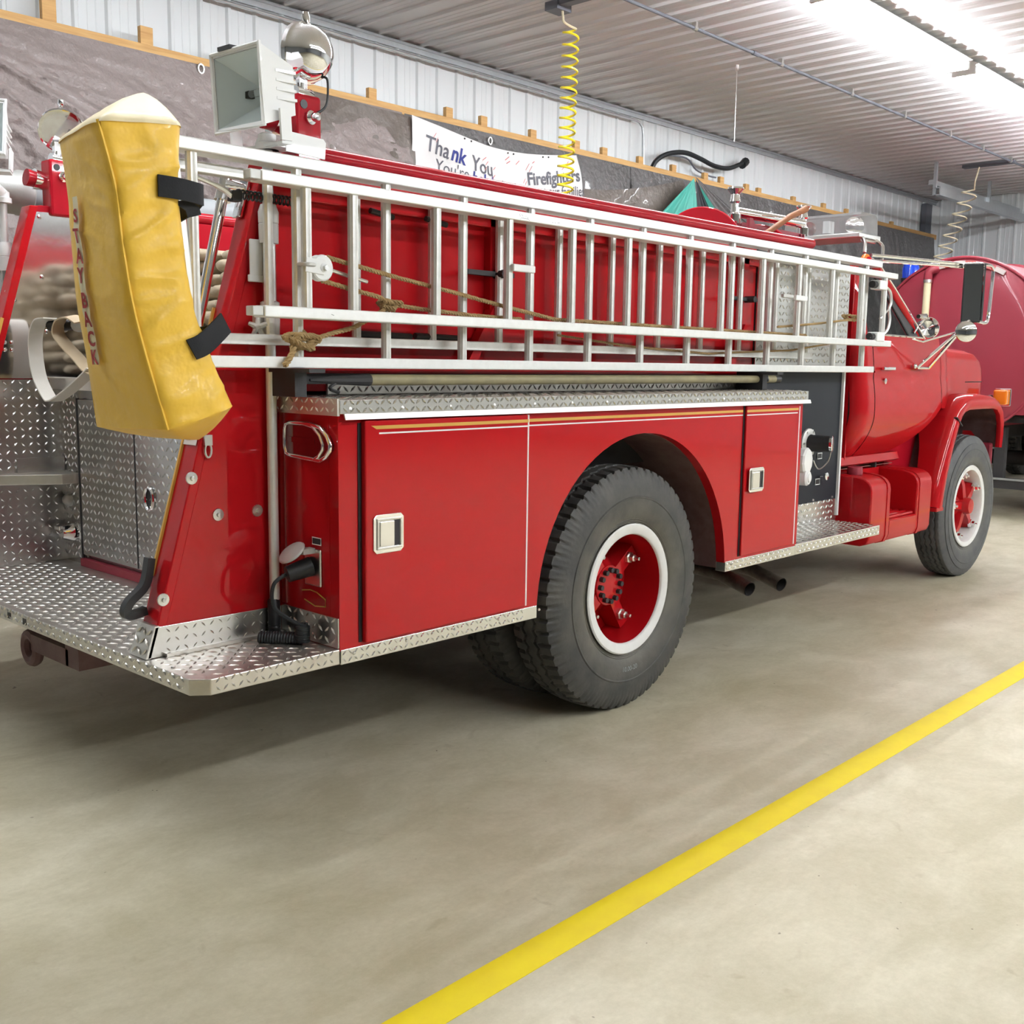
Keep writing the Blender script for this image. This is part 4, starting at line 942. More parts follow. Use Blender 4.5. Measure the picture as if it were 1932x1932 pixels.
for a in SPA:
    d = Vector((math.cos(a), 0, math.sin(a))); t = Vector((-math.sin(a), 0, math.cos(a)))
    m.obox(d*0.15+Vector((0, 0.05, 0)), d*0.075, t*0.028, Vector((0, 0.045, 0)))
me_rh = m.mesh('hub', 35); me_rh.materials.append(MT['red_paint'])
me_hb = MB().cyl((0, 0, 0), (0, -0.022, 0), 0.0115, n=6).mesh('hub_bolt', 0); me_hb.materials.append(MT['dark_steel'])
me_ln = MB().lathe((0, 0, 0), (0, -1, 0), [(0.027, 0), (0.026, 0.012), (0.017, 0.014), (0.017, 0.034), (0.008, 0.036), (0.008, 0.060), (0, 0.062)], 6).mesh('lug_nut', 20); me_ln.materials.append(MT['steel'])
# front spoke wheel
m = MB().lathe((0, 0, 0), (0, -1, 0), [(0.262, -0.09), (0.274, 0.088), (0.288, 0.094), (0.292, 0.100), (0.286, 0.106), (0.258, 0.100), (0.250, 0.088), (0.246, -0.06), (0.262, -0.09)], 56, ref=(1, 0, 0), cap=False)
me_fr = m.mesh('rim', 40); me_fr.materials.append(MT['rim_white'])
m = MB().lathe((0, 0, 0), (0, -1, 0), [(0.11, -0.10), (0.10, 0.02), (0.062, 0.05), (0.058, 0.10), (0.050, 0.118), (0.0, 0.122)], 32, ref=(1, 0, 0))
for k in range(5):
    a = 2*PI*k/5 + 0.55; d = Vector((math.cos(a), 0, math.sin(a))); t = Vector((-math.sin(a), 0, math.cos(a)))
    vs = []
    for (rr, wd, y0, y1) in ((0.05, 0.050, 0.06, -0.075), (0.15, 0.040, 0.05, -0.070), (0.245, 0.033, 0.02, -0.052)):
        vs += [d*rr+t*wd+Vector((0, y0, 0)), d*rr-t*wd+Vector((0, y0, 0)), d*rr-t*wd*0.55+Vector((0, y1, 0)), d*rr+t*wd*0.55+Vector((0, y1, 0))]
    fs = []
    for q in (0, 4): fs += [(q+i, q+(i+1) % 4, q+4+(i+1) % 4, q+4+i) for i in range(4)]
    m.add(vs, fs + [(8, 9, 10, 11), (3, 2, 1, 0)])
me_fh = m.mesh('spoke_hub', 30); me_fh.materials.append(MT['red_paint'])
me_fn = MB().lathe((0, 0, 0), (0, -1, 0), [(0.034, 0), (0.032, 0.018), (0.021, 0.020), (0.021, 0.040), (0.009, 0.042), (0.009, 0.056), (0, 0.058)], 6).mesh('lug_nut', 20); me_fn.materials.append(MT['chrome'])
m = MB().lathe((0, 0, 0), (0, -1, 0), [(0, -0.10), (0.245, -0.10), (0.245, -0.05), (0.19, -0.04), (0, -0.04)], 40)
me_bd = m.mesh('brake_drum', 30); me_bd.materials.append(MT['underbody'])
def rear_wheel(y, flip, outer):
    c = Vector((RX, y, RZ-0.003)); w = link('rear_wheel', ti_r, None, TR, c)
    for me in ([me_rr, me_rd, me_rh] if outer else [me_rr, me_rd]):
        o = link(me.name.split('.')[0], me, None, w, c)
        if flip: o.rotation_euler = (0, 0, PI)
    if outer and not flip:
        tm = text_mesh('10.00-20', 0.030, 0.0, 'CENTER')
        for q in tm.vertices:
            a = q.co.x/0.352; rr = 0.352-q.co.y; q.co = (rr*math.sin(a), -0.1235, -rr*math.cos(a))
        tm.materials.append(MT['suction_grey']); link('sidewall_lettering', tm, None, w, c)
        for k in range(12):
            a = 2*PI*k/12; link('hub_bolt', me_hb, None, w, c+Vector((0.068*math.cos(a), 0.002, 0.068*math.sin(a))))
        for a, r in zip(SPA, (0.175, 0.165, 0.175, 0.175)): link('lug_nut', me_ln, None, w, c+Vector((r*math.cos(a), 0.006, r*math.sin(a))))
rear_wheel(2.785, False, True); rear_wheel(3.085, True, False)
rear_wheel(my(2.785), True, True); rear_wheel(my(3.085), False, False)
def front_wheel(y, flip):
    c = (7.75, y, 0.502)
    w = link('front_wheel', ti_f, None, TR, c)
    for k in range(5):
        a = 2*PI*k/5 + 0.55
        if not flip: link('lug_nut', me_fn, None, w, Vector(c)+Vector((math.cos(a)*0.225, -0.052, math.sin(a)*0.225)))
    for me in (me_fr, me_fh, me_bd):
        o = link(me.name.split('.')[0], me, None, w, c)
        if flip: o.rotation_euler = (0, 0, PI)
front_wheel(2.895, False); front_wheel(my(2.895), True)

# ------------------------------------------------------------------ cab
def cab_y(z):
    if z > 1.44: return 2.868 + 0.10*(z-1.44) + 0.12*(z-1.44)**2
    if z > 1.41: return 2.868 + 0.004*(1.44-z)/0.03
    if z > 1.20: return 2.850 + 0.5*(z-1.20)**2
    return 2.850 + 1.75*(1.20-z)**2
def zbot(x):
    if x < 6.70: return 0.925
    t = (x-6.70)/(7.30-6.70); return 0.925 + 0.30*min(1.1, t)**1.6
ZS = 1.665
def side(y, s): return y if s == 0 else my(y)
for s in (0, 1):
    # door
    def fn(u, v, s=s):
        x = 6.262 + (7.275-6.262)*u; z = zbot(x) + (ZS-zbot(x))*v; return (x, side(cab_y(z), s), z)
    def fi(u, v, s=s):
        p = fn(u, v); return (p[0], side(cab_y(p[2])+0.03, s), p[2])
    d = part('cab_door', MB().grid(fn, 14, 30), 'red_paint', TR, smooth=25)
    part('inner_panel', MB().grid(fi, 8, 10), 'seat_vinyl', d, smooth=40)
    # window glass, black vent frame, outer frame
    xs = lambda z: 6.79 - (z-ZS)*(6.79-6.33)/(2.07-ZS)
    xf = lambda z: 6.985 - (z-ZS)*(6.985-6.43)/(2.07-ZS)
    gl = MB().grid(lambda u, v: (6.20 + (xs(ZS+0.40*v)-6.20)*u, side(cab_y(ZS+0.40*v)+0.012, s), ZS+0.40*v), 4, 4)
    part('window_glass', gl, 'glass', d, smooth=60, recalc=False)
    vf = MB().grid(lambda u, v: (xs(ZS+0.40*v)-0.012 + (xf(ZS+0.40*v)+0.012-xs(ZS+0.40*v))*u, side(cab_y(ZS+0.40*v)+0.004, s), ZS+0.40*v), 3, 8)
    part('vent_frame', vf, 'black_plastic', d, smooth=0)
    for e, rr in ((xs, 0.008), (xf, 0.010)):
        part('vent_rail', MB().tube([(e(ZS+0.40*v), side(cab_y(ZS+0.40*v)-0.002, s), ZS+0.40*v) for v in (0, 0.25, 0.5, 0.75, 1)], rr, 8), 'dark_steel', d)
    part('window_sill', MB().tube([(6.25, side(cab_y(ZS)-0.003, s), ZS), (7.00, side(cab_y(ZS)-0.003, s), ZS-0.003)], 0.008, 8), 'chrome', d)
    part('vent_latch', MB().bar((6.86, side(cab_y(1.70)-0.006, s), 1.69), (6.91, side(cab_y(1.70)-0.006, s), 1.725), (0, 0.006, 0), 0.006), 'chrome', d, smooth=0)
    hd = MB().lathe((6.40, side(cab_y(1.385), s), 1.385), (0, -1 if s == 0 else 1, 0), [(0.020, 0), (0.018, 0.012), (0, 0.016)], 14)
    part('door_lock', hd, 'chrome', d)
    part('door_handle', MB().bar((6.34, side(cab_y(1.45)-0.02, s), 1.462), (6.50, side(cab_y(1.45)-0.02, s), 1.462), (0, 0.010, 0), 0.010), 'chrome', d, smooth=0, bevel=0.004)
    part('belt_molding', MB().box(6.263, 7.274, side(2.868, s)-0.004, side(2.868, s)+0.004, 1.436, 1.446), 'red_paint', d, smooth=0)
    # rear corner of the cab
    def fr(u, v, s=s):
        z = 0.90 + (2.08-0.90)*v; y = cab_y(z)
        if u < 0.4: return (6.252 - 0.07*u/0.4, side(y, s), z)
        a = (u-0.4)/0.6*PI/2; return (6.182 - 0.085*math.sin(a), side(y + 0.085*(1-math.cos(a)), s), z)
    def frl(u, v): p = fr(u, v*0.65); return p
    part('cab_corner', MB().grid(lambda u, v: fr(u, v*(ZS-0.90)/(2.08-0.90)), 12, 30), 'red_paint', TR, smooth=40)
    part('cab_corner', MB().grid(lambda u, v: fr(0.3+0.7*u, (ZS-0.90)/(2.08-0.90) + v*(1-(ZS-0.90)/(2.08-0.90))), 10, 8), 'red_paint', TR, smooth=40)
    # A pillar
    ap = [(7.02, side(2.915, s), 1.645), (6.80, side(2.93, s), 1.80), (6.60, side(2.95, s), 1.945), (6.42, side(2.975, s), 2.075), (6.34, side(2.99, s), 2.11)]
    part('a_pillar', MB().tube(ap, 0.026, 12), 'red_paint', TR)
    part('pillar_trim', MB().tube([(p[0]+0.012, p[1]+(-0.022 if s == 0 else 0.022), p[2]+0.012) for p in ap], 0.007, 8), 'chrome', TR)
    part('drip_rail', MB().tube([(6.10, side(2.955, s), 2.098), (6.36, side(2.955, s), 2.10), (6.44, side(2.95, s), 2.075)], 0.010, 8), 'chrome', TR)
    # sill strip below the door
    part('cab_sill', MB().prism([(side(2.965, s), 0.868), (side(2.94, s), 0.880), (side(2.955, s), 0.925), (side(3.10, s), 0.935), (side(3.10, s), 0.868)], 0, 5.95, 6.86), 'red_paint', TR, smooth=0)
    # cowl side in front of the door
    def fc(u, v, s=s):
        x = 7.283 + 0.20*u; z = 1.20 + (1.62-1.20)*v; return (x, side(cab_y(z) + 0.035*u*u, s), z)
    part('cowl_side', MB().grid(fc, 6, 14), 'red_paint', TR, smooth=30)
# roof, rear wall, floor, firewall, windshield
def rf(u, v):
    x = 6.10 + 0.30*u; y = 2.985 + (my(2.985)-2.985)*v; t = 2*v-1; return (x, y, 2.095 + 0.075*(1-t**4)*(1-0.35*(2*u-1)**2))
part('cab_roof', MB().grid(rf, 8, 24), 'red_paint', TR, smooth=60)
rwm = MB().box(6.097, 6.11, 2.95, my(2.95), 0.90, 1.66)
rwm.box(6.097, 6.11, 2.95, 3.10, 1.66, 2.10); rwm.box(6.097, 6.11, my(3.10), my(2.95), 1.66, 2.10); rwm.box(6.097, 6.11, 3.1, my(3.1), 2.02, 2.10)
part('cab_rear_wall', rwm, 'red_paint', TR, smooth=0)
part('rear_glass', MB().box(6.10, 6.104, 3.10, my(3.10), 1.66, 2.02), 'glass', TR, smooth=0)
part('cab_floor', MB().box(6.11, 7.25, 3.02, my(3.02), 0.86, 0.93), 'underbody', TR, smooth=0)
part('firewall', MB().box(7.20, 7.26, 3.05, my(3.05), 0.90, 1.60), 'underbody', TR, smooth=0)
part('dashboard', MB().box(6.92, 7.20, 2.95, my(2.95), 1.40, 1.60), 'seat_vinyl', TR, smooth=0, bevel=0.03)
part('windshield', MB().grid(lambda u, v: (7.0-0.60*v, 2.94 + 0.04*v + (my(2.94+0.04*v)-2.94-0.04*v)*u, 1.655+0.43*v), 4, 4), 'glass', TR, smooth=60, recalc=False)
se = part('bench_seat', MB().box(6.20, 6.70, 3.0, my(3.0), 1.10, 1.32), 'seat_vinyl', TR, smooth=0, bevel=0.03)
part('seat_back', MB().box(6.14, 6.26, 3.0, my(3.0), 1.30, 1.72), 'seat_vinyl', se, smooth=0, bevel=0.03)
sw = part('steering_wheel', MB().tube([(6.83+0.06*math.sin(a), my(3.35)+0.2*math.cos(a), 1.62+0.17*math.sin(a)) for a in [2*PI*i/28 for i in range(28)]], 0.012, 8, closed=True), 'black_plastic', TR)
part('steering_column', MB().cyl((6.83, my(3.35), 1.62), (7.15, my(3.35), 1.40), 0.02, n=8), 'black_plastic', sw)
# hood: lofted shell
def hood(u, v):
    x = 7.0 + 1.475*u
    zt = 1.648 - 0.030*min(1, (x-7.0)/1.1)
    if x > 8.10: zt = 1.305 + (zt-1.305)*math.sqrt(max(0.0, 1-((x-8.10)/0.376)**2))
    ys = 2.875 + 0.055*max(0, (x-7.1))/1.0 + (0.10*((x-8.15)/0.32)**2 if x > 8.15 else 0)
    h = zt - 1.215
    pr = [(0, 0), (0.0, 0.30), (0.0, 0.52), (0.006, 0.66), (0.02, 0.78), (0.06, 0.895), (0.13, 0.955), (0.25, 0.978), (0.5, 0.99), (1.0, 1.0)]
    w = YC - ys
    t = (1-abs(2*v-1)) * (len(pr)-1); i = min(int(t), len(pr)-2); k = t-i
    a = pr[i][0] + (pr[i+1][0]-pr[i][0])*k; b = pr[i][1] + (pr[i+1][1]-pr[i][1])*k
    y = ys + a*w; z = 1.215 + b*h
    return (x, y if v < 0.5 else my(y), z)
hd = part('hood', MB().grid(hood, 44, 72), 'red_paint', TR, smooth=50)
for s in (0, 1):
    hs = []
    for i in range(12):
        x = 7.85+0.05*i; ys = 2.875 + 0.055*max(0, (x-7.1)) + (0.10*((x-8.15)/0.32)**2 if x > 8.15 else 0); hs.append((x, side(ys, s), 1.374))
    part('hood_seam', MB().tube(hs, 0.0035, 6), 'underbody', hd)
part('cowl_vent', MB().box(6.99, 7.06, 2.93, my(2.93), 1.62, 1.655), 'red_paint', hd, smooth=0, bevel=0.01)
part('grille', MB().box(8.38, 8.44, 3.20, my(3.20), 0.78, 1.26), 'chrome', TR, smooth=0, bevel=0.01)
part('front_bumper', MB().box(8.55, 8.66, 3.10, my(3.10), 0.50, 0.74), 'chrome', TR, smooth=0, bevel=0.02)
part('bumper_bracket', MB().box(8.3, 8.56, 3.40, 3.50, 0.52, 0.72).box(8.3, 8.56, 4.15, 4.25, 0.52, 0.72), 'underbody', TR, smooth=0)
for s in (0, 1):
    # inner wheel housing
    part('wheel_housing', MB().box(7.05, 8.42, min(side(3.12, s), side(3.16, s)), max(side(3.12, s), side(3.16, s)), 0.62, 1.24), 'arch_liner', TR, smooth=0)
    part('splash_panel', MB().prism([(6.80, 0.52), (7.24, 0.52), (7.46, 1.10), (7.46, 1.26), (6.80, 1.26)], 1, side(3.02, s)-0.006, side(3.02, s)+0.006), 'red_paint_hose_bed', TR, smooth=0)
    # flared front fender: section swept along the arch
    path = [(7.190, 0.535), (7.205, 0.62), (7.245, 0.76), (7.30, 0.90), (7.36, 1.02), (7.40, 1.092), (7.435, 1.135), (7.49, 1.168), (7.57, 1.184), (7.80, 1.186), (8.03, 1.184), (8.11, 1.172), (8.165, 1.135), (8.195, 1.075), (8.205, 1.0), (8.20, 0.90)]
    yin = [2.865, 2.865, 2.87, 2.89, 2.93, 2.95, 2.96, 2.965, 2.97, 2.98, 2.98, 2.99, 3.0, 3.0, 3.0, 3.0]
    def flare(i0, i1):
        mb = MB(); secs = []
        for i in range(i0, i1+1):
            p = Vector((path[i][0], 0, path[i][1])); a = Vector((path[max(i-1, 0)][0], 0, path[max(i-1, 0)][1])); b = Vector((path[min(i+1, 15)][0], 0, path[min(i+1, 15)][1]))
            t = (b-a).normalized(); n = Vector((-t.z, 0, t.x))
            wdt = 0.105 if i < 10 else 0.105 - 0.012*(i-9)
            sec = [(0.006, 2.80), (0.0, 2.785), (0.004, 2.768), (0.018, 2.758), (wdt*0.55, 2.756), (wdt*0.86, 2.772), (wdt, 2.800), (wdt+0.004, 2.83), (wdt+0.004, yin[i]+0.06)]
            secs.append([p+n*r + Vector((0, side(y, s), 0)) for r, y in sec])
        K = len(secs[0])
        for sc in secs: mb.v += [tuple(q) for q in sc]
        for i in range(len(secs)-1):
            for k in range(K-1): mb.f.append((i*K+k, (i+1)*K+k, (i+1)*K+k+1, i*K+k+1))
        return mb
    ffd = part('front_fender', flare(5, 15), 'red_paint', TR, smooth=40)
    ln = MB()
    for i in range(16):
        a = Vector((path[max(i-1, 0)][0], 0, path[max(i-1, 0)][1])); b = Vector((path[min(i+1, 15)][0], 0, path[min(i+1, 15)][1])); t = (b-a).normalized(); n = Vector((-t.z, 0, t.x))
        for r, y in ((0.008, 2.79), (0.03, 2.84), (0.05, 3.0), (0.05, 3.12)): ln.v.append((path[i][0]+n.x*r, side(y, s), path[i][1]+n.z*r))
    for i in range(15):
        for k in range(3): ln.f.append((i*4+k, i*4+4+k, i*4+5+k, i*4+k+1))
    part('wheel_liner', ln, 'arch_liner', ffd, smooth=40)
    fl = flare(0, 5)
    for i in range(len(fl.v)):
        pass
    fx = part('fender_extension', fl, 'red_paint', TR, smooth=40)
    part('extension_foot', MB().box(7.085, 7.20, min(side(2.758, s), side(2.86, s)), max(side(2.758, s), side(2.86, s)), 0.522, 0.548), 'red_paint', fx, smooth=0, bevel=0.006)
    sm = MB().obox((7.37, side(2.84, s), 1.112), (0.058*0.86, 0, -0.058*0.5), (0, 0.088, 0), (0.002, 0, 0.0035)); part('fender_seam', sm, 'underbody', fx, smooth=0)
    part('mud_flap', MB().box(8.20, 8.235, min(side(2.82, s), side(3.10, s)), max(side(2.82, s), side(3.10, s)), 0.58, 0.93), 'maroon_tank', TR, smooth=0, bevel=0.02)
    # turn signal at the front corner
    ts = part('turn_signal', MB().box(8.37, 8.43, min(side(2.80, s), side(2.90, s)), max(side(2.80, s), side(2.90, s)), 1.205, 1.315), 'amber', TR, smooth=0, bevel=0.012)
    part('signal_rim', MB().box(8.43, 8.445, min(side(2.79, s), side(2.91, s)), max(side(2.79, s), side(2.91, s)), 1.195, 1.325), 'chrome', ts, smooth=0, bevel=0.006)
    part('signal_stalk', MB().cyl((8.36, side(2.90, s), 1.255), (8.36, side(2.98, s), 1.245), 0.022, n=10), 'black_plastic', ts)
# fuel tank with a step notch
def tank_prof(full):
    if full: return [(3.25, 0.42), (2.78, 0.415), (2.735, 0.43), (2.72, 0.47), (2.72, 0.745), (2.726, 0.775), (2.745, 0.80), (2.775, 0.818), (2.83, 0.828), (3.25, 0.845)]
    return [(3.25, 0.42), (2.78, 0.415), (2.735, 0.43), (2.72, 0.47), (2.72, 0.548), (2.73, 0.556), (2.98, 0.556), (2.98, 0.835), (3.25, 0.845)]
ft = part('fuel_tank', MB().prism(tank_prof(True), 0, 6.00, 6.265), 'red_paint', TR, smooth=30, bevel=0.008)
part('step_notch', MB().prism(tank_prof(False), 0, 6.264, 6.655), 'red_paint', ft, smooth=30)
part('tank_end', MB().prism(tank_prof(True), 0, 6.654, 6.88), 'red_paint', ft, smooth=30, bevel=0.008)
for bx in (6.225, 6.70): part('tank_strap', MB().prism([(q[0]-0.004 if q[0] < 3 else q[0], q[1]+(0.004 if q[1] > 0.7 else -0.003)) for q in tank_prof(True)], 0, bx-0.016, bx+0.016), 'red_paint', ft, smooth=30)
part('filler_cap', MB().lathe((6.10, 2.88, 0.83), (0, 0, 1), [(0.045, 0), (0.047, 0.012), (0.044, 0.045), (0.03, 0.05), (0, 0.05)], 12), 'maroon_tank', ft)
for k in range(5): part('step_bar', MB().cyl((6.285, 2.745+0.045*k, 0.566), (6.635, 2.745+0.045*k, 0.566), 0.012, n=8), 'red_paint', ft)
part('tank_top_dust', MB().box(6.02, 6.87, 2.99, 3.24, 0.846, 0.850), 'dusty_red', ft, smooth=0)
part('tank_hanger', MB().box(6.0, 6.9, 3.20, 3.40, 0.45, 0.60).box(6.55, 6.57, 2.96, 3.0, 0.84, 0.87), 'underbody', ft, smooth=0)
# --- mirrors (near side): tall mirror, round mirror, brackets, long stays
MX = 2.60
mr = part('mirror_bracket', MB().tube(smoothpath([(7.10, 2.70, 2.128), (7.25, MX+0.02, 2.135), (7.33, MX, 2.12), (7.345, MX, 2.07), (7.33, MX, 1.90), (7.315, MX, 1.80), (7.28, MX, 1.765), (7.20, MX+0.02, 1.768), (7.12, MX+0.04, 1.775)], 6), 0.011, 10), 'chrome', TR)
MC = Vector((7.11, MX+0.035, 1.945)); ma = Vector((0.030, -0.050, 0)); mn = Vector((0.85, 0.51, 0))
part('mirror_housing', MB().obox(MC+mn*0.010, ma, mn*0.010, (0, 0, 0.185)), 'black_plastic', mr, smooth=0, bevel=0.006)
part('mirror_glass', MB().obox(MC-mn*0.001, ma*0.92, mn*0.001, (0, 0, 0.177)), 'mirror', mr, smooth=0)
part('mirror_rim', MB().tube([MC+ma*1.1+Vector((0, 0, 0.185)), MC+ma*1.1-Vector((0, 0, 0.175))], 0.008, 8), 'chrome', mr)
rm = Vector((7.00, 2.615, 1.70)); ra = Vector((-0.78, -0.62, 0.02)).normalized()
o = part('round_mirror', MB().lathe(rm, -ra, [(0.066, 0), (0.068, 0.008), (0.055, 0.022), (0.02, 0.03), (0, 0.03)], 28), 'chrome', TR)
part('round_glass', MB().lathe(rm, ra, [(0.065, 0), (0.05, 0.007), (0.025, 0.011), (0, 0.012)], 28), 'mirror', o)
arm = MB(); B0 = Vector((6.80, 2.835, 1.468)); B1 = Vector((6.98, 2.835, 1.468)); K = Vector((7.02, 2.66, 1.715))
arm.tube([B0, B1], 0.010, 8); arm.tube([B0, K], 0.010, 8); arm.tube([B1, K+Vector((0, 0, -0.01))], 0.010, 8); arm.ball(B0+Vector((0, 0.015, 0.01)), 0.018, 10); arm.tube([K, (7.10, 2.64, 1.772)], 0.009, 8)
arm.tube([(6.78, 2.87, 1.65), (6.83, 2.82, 1.632), (7.02, 2.66, 1.705)], 0.006, 8)
part('mirror_arm', arm, 'chrome', TR)
part('mirror_stay', MB().tube([(6.30, 2.95, 2.135), (6.42, 2.93, 2.138), (7.12, 2.70, 2.128)], 0.011, 8), 'chrome', TR)
part('mirror_stay', MB().tube([(6.33, 2.96, 2.105), (6.45, 2.94, 2.11), (7.14, 2.69, 2.112)], 0.009, 8), 'chrome', TR)
# chrome siren horn on the cowl
sr = part('siren', MB().lathe((7.30, 2.99, 1.735), (-0.55, -0.6, 0.05), [(0, -0.10), (0.04, -0.095), (0.062, -0.06), (0.068, 0.0), (0.072, 0.03), (0.066, 0.035), (0.05, 0.01), (0, 0.0)], 28), 'chrome', TR)
part('siren_foot', MB().cyl((7.31, 3.0, 1.63), (7.31, 3.0, 1.68), 0.03, n=12), 'chrome', sr)
part('siren_arm', MB().tube([(7.0, 2.93, 1.80), (7.12, 2.93, 1.81), (7.24, 2.98, 1.805)], 0.014, 8), 'chrome', sr)
# --- emergency light box on the cab roof
LB = root('roof_light_bar', (6.55, 3.35, 2.17), 'clear box shaped emergency light with rotators on the cab roof', 'light bar')
part('base_tray', MB().box(6.40, 6.70, 3.08, 3.62, 2.262, 2.290), 'steel', LB, smooth=0, bevel=0.004)
dm = MB().prism([(6.415, 2.292), (6.685, 2.292), (6.67, 2.40), (6.645, 2.418), (6.455, 2.418), (6.43, 2.40)], 1, 3.095, 3.605)
dm2 = part('clear_dome', dm, 'clear_plastic', LB, smooth=0)
part('red_rotator', MB().lathe((6.54, 3.50, 2.345), (-0.6, -0.7, 0), [(0.05, 0), (0.046, 0.03), (0.02, 0.05), (0, 0.052)], 20), 'red_lens', LB)
part('white_rotator', MB().lathe((6.54, 3.20, 2.345), (-0.6, -0.7, 0), [(0.0, -0.04), (0.035, -0.02), (0.055, 0.03), (0.05, 0.032), (0.0, 0.035)], 20), 'chrome', LB)
part('centre_reflector', MB().box(6.50, 6.58, 3.335, 3.375, 2.31, 2.385), 'mirror', LB, smooth=0)
lgs = MB().tube(smoothpath([(6.46, 3.09, 2.265), (6.42, 3.05, 2.225), (6.40, 3.04, 2.165)], 4), 0.011, 8); lgs.tube(smoothpath([(6.64, 3.09, 2.265), (6.67, 3.05, 2.225), (6.60, 3.02, 2.12)], 4), 0.011, 8)
lgs.tube([(6.46, 3.09, 2.25), (6.64, 3.09, 2.25)], 0.011, 8); lgs.box(6.44, 6.48, 3.55, 3.60, 2.15, 2.27)
part('bar_leg', lgs, 'steel', LB)
cl = part('cab_marker_lamp', MB().lathe((6.37, 3.02, 2.115), (0.2, -0.3, 1), [(0.030, 0), (0.028, 0.02), (0.018, 0.036), (0, 0.04)], 14), 'orange_lamp', TR)
# --- things above the pump: booster reel, chrome grab rail
RL = part('booster_reel', MB().lathe((5.05, 3.36, 2.02), (1, 0.05, 0), [(0, 0), (0.29, 0), (0.295, 0.006), (0.295, 0.012), (0, 0.012)], 48), 'red_paint_hose_bed', TR, smooth=30)
part('reel_flange', MB().lathe((5.62, 3.36, 1.985), (1, 0.05, 0), [(0, 0), (0.29, 0), (0.295, 0.006), (0.295, 0.012), (0, 0.012)], 48), 'red_paint_hose_bed', RL, smooth=30)
part('reel_drum', MB().cyl((5.06, 3.36, 2.0), (5.62, 3.36, 2.0), 0.16, n=28), 'black_plastic', RL)
part('reel_stand', MB().prism([(5.30, 2.06), (5.52, 2.06), (5.33, 2.27), (5.30, 2.27)], 1, 3.19, 3.21), 'maroon_tank', RL, smooth=0)
def finial(x, y, z0, z1):
    return MB().lathe((x, y, z0), (0, 0, 1), [(0.035, 0), (0.035, 0.05), (0.022, 0.06), (0.020, (z1-z0)*0.55), (0.030, (z1-z0)*0.6), (0.026, (z1-z0)*0.68), (0.024, (z1-z0)*0.80), (0.046, (z1-z0)*0.94), (0.044, (z1-z0)*0.99), (0, z1-z0)], 20)
gr = part('deck_rail', MB().cyl((5.28, 3.27, 2.305), (6.03, 3.27, 2.318), 0.028, n=18), 'chrome', TR)
part('rail_post', finial(5.27, 3.27, 2.24, 2.435).box(5.24, 5.30, 3.24, 3.30, 2.06, 2.25), 'chrome', gr)
part('rail_post', finial(6.04, 3.27, 2.24, 2.425).box(6.01, 6.07, 3.24, 3.30, 2.17, 2.25), 'chrome', gr)
part('rail_support', MB().box(5.29, 6.03, 3.262, 3.278, 2.235, 2.255).box(5.985, 6.005, 3.25, 3.29, 2.06, 2.25), 'maroon_tank', gr, smooth=0)
# ------------------------------------------------------------------ ladders
def rung_mesh(name, h, r=0.0170):
    m = MB(); n = 20
    for z in (0, h):
        for k in range(n):
            a = 2*PI*k/n; rr = r*(1.0 if k % 2 else 0.93); m.v.append((rr*math.cos(a), rr*math.sin(a), z))
    for k in range(n): m.f.append((k, (k+1) % n, n+(k+1) % n, n+k))
    me = m.mesh(name, 0); me.materials.append(MT['rung_aluminium']); return me
def rail(name, x0, x1, y0, y1, z0, z1, parent, lip=1):
    """channel section rail: outer web plus small lips"""
    m = MB().box(x0, x1, y0, y1, z0, z1)
    return part(name, m, 'aluminium', parent, smooth=0, bevel=0.004)
EL = root('extension_ladder', (3.8, 2.77, 1.437), 'aluminium extension ladder with rope halyard hung flat along the truck side', 'ladder')
AY = 2.800
rail('bed_rail', 1.44, 6.085, AY-0.026, AY+0.048, 2.037, 2.072, EL)
rail('bed_rail', 1.60, 6.050, AY-0.026, AY+0.048, 1.437, 1.472, EL)
me = rung_mesh('bed_rung', 2.037-1.472)
for k in range(-1, 12): link('bed_rung', me, None, EL, (2.018+0.3556*k, AY, 1.472))
BYY = 2.728
rail('fly_rail', 1.832, 6.150, BYY-0.022, BYY+0.040, 1.972, 2.004, EL)
rail('fly_rail', 1.834, 6.110, BYY-0.022, BYY+0.040, 1.586, 1.620, EL)
me = rung_mesh('fly_rung', 1.972-1.620)
for k in range(0, 11): link('fly_rung', me, None, EL, (2.178+0.3556*k, BYY, 1.620))
link('fly_rung', me, None, EL, (2.0, BYY, 1.620))
link('fly_rung', me, None, EL, (6.02, BYY, 1.620))
for z in (1.988, 1.603):
    part('rail_plug', MB().box(1.795, 1.833, BYY-0.018, BYY+0.018, z-0.014, z+0.014), 'cast_grey', EL, smooth=0, bevel=0.003)
# faint pen marks on the upper fly rail
pm = MB(); yf = BYY-0.0224
for pts in ([(2.925, 1.996), (2.921, 1.992), (2.926, 1.988), (2.922, 1.984)], [(2.932, 1.994), (2.940, 1.988), (2.941, 1.981)], [(2.948, 1.993), (2.950, 1.985)], [(2.955, 1.993), (2.957, 1.985)], [(2.966, 1.992), (2.963, 1.984), (2.969, 1.984)],
            [(2.926, 1.976), (2.930, 1.982), (2.950, 1.981), (2.968, 1.981), (2.976, 1.976)], [(3.10, 1.985), (3.106, 1.981)], [(3.115, 1.985), (3.121, 1.981)], [(3.13, 1.985), (3.145, 1.985)], [(1.975+0.1, 1.603), (2.085, 1.600)]):
    pm.ribbon([(a, yf, b) for a, b in pts], (0, 0, 0.0007), 0.0002)
pmo = part('pen_marks', pm, 'ink_grey', EL, smooth=0); pmo['kind'] = 'stuff'
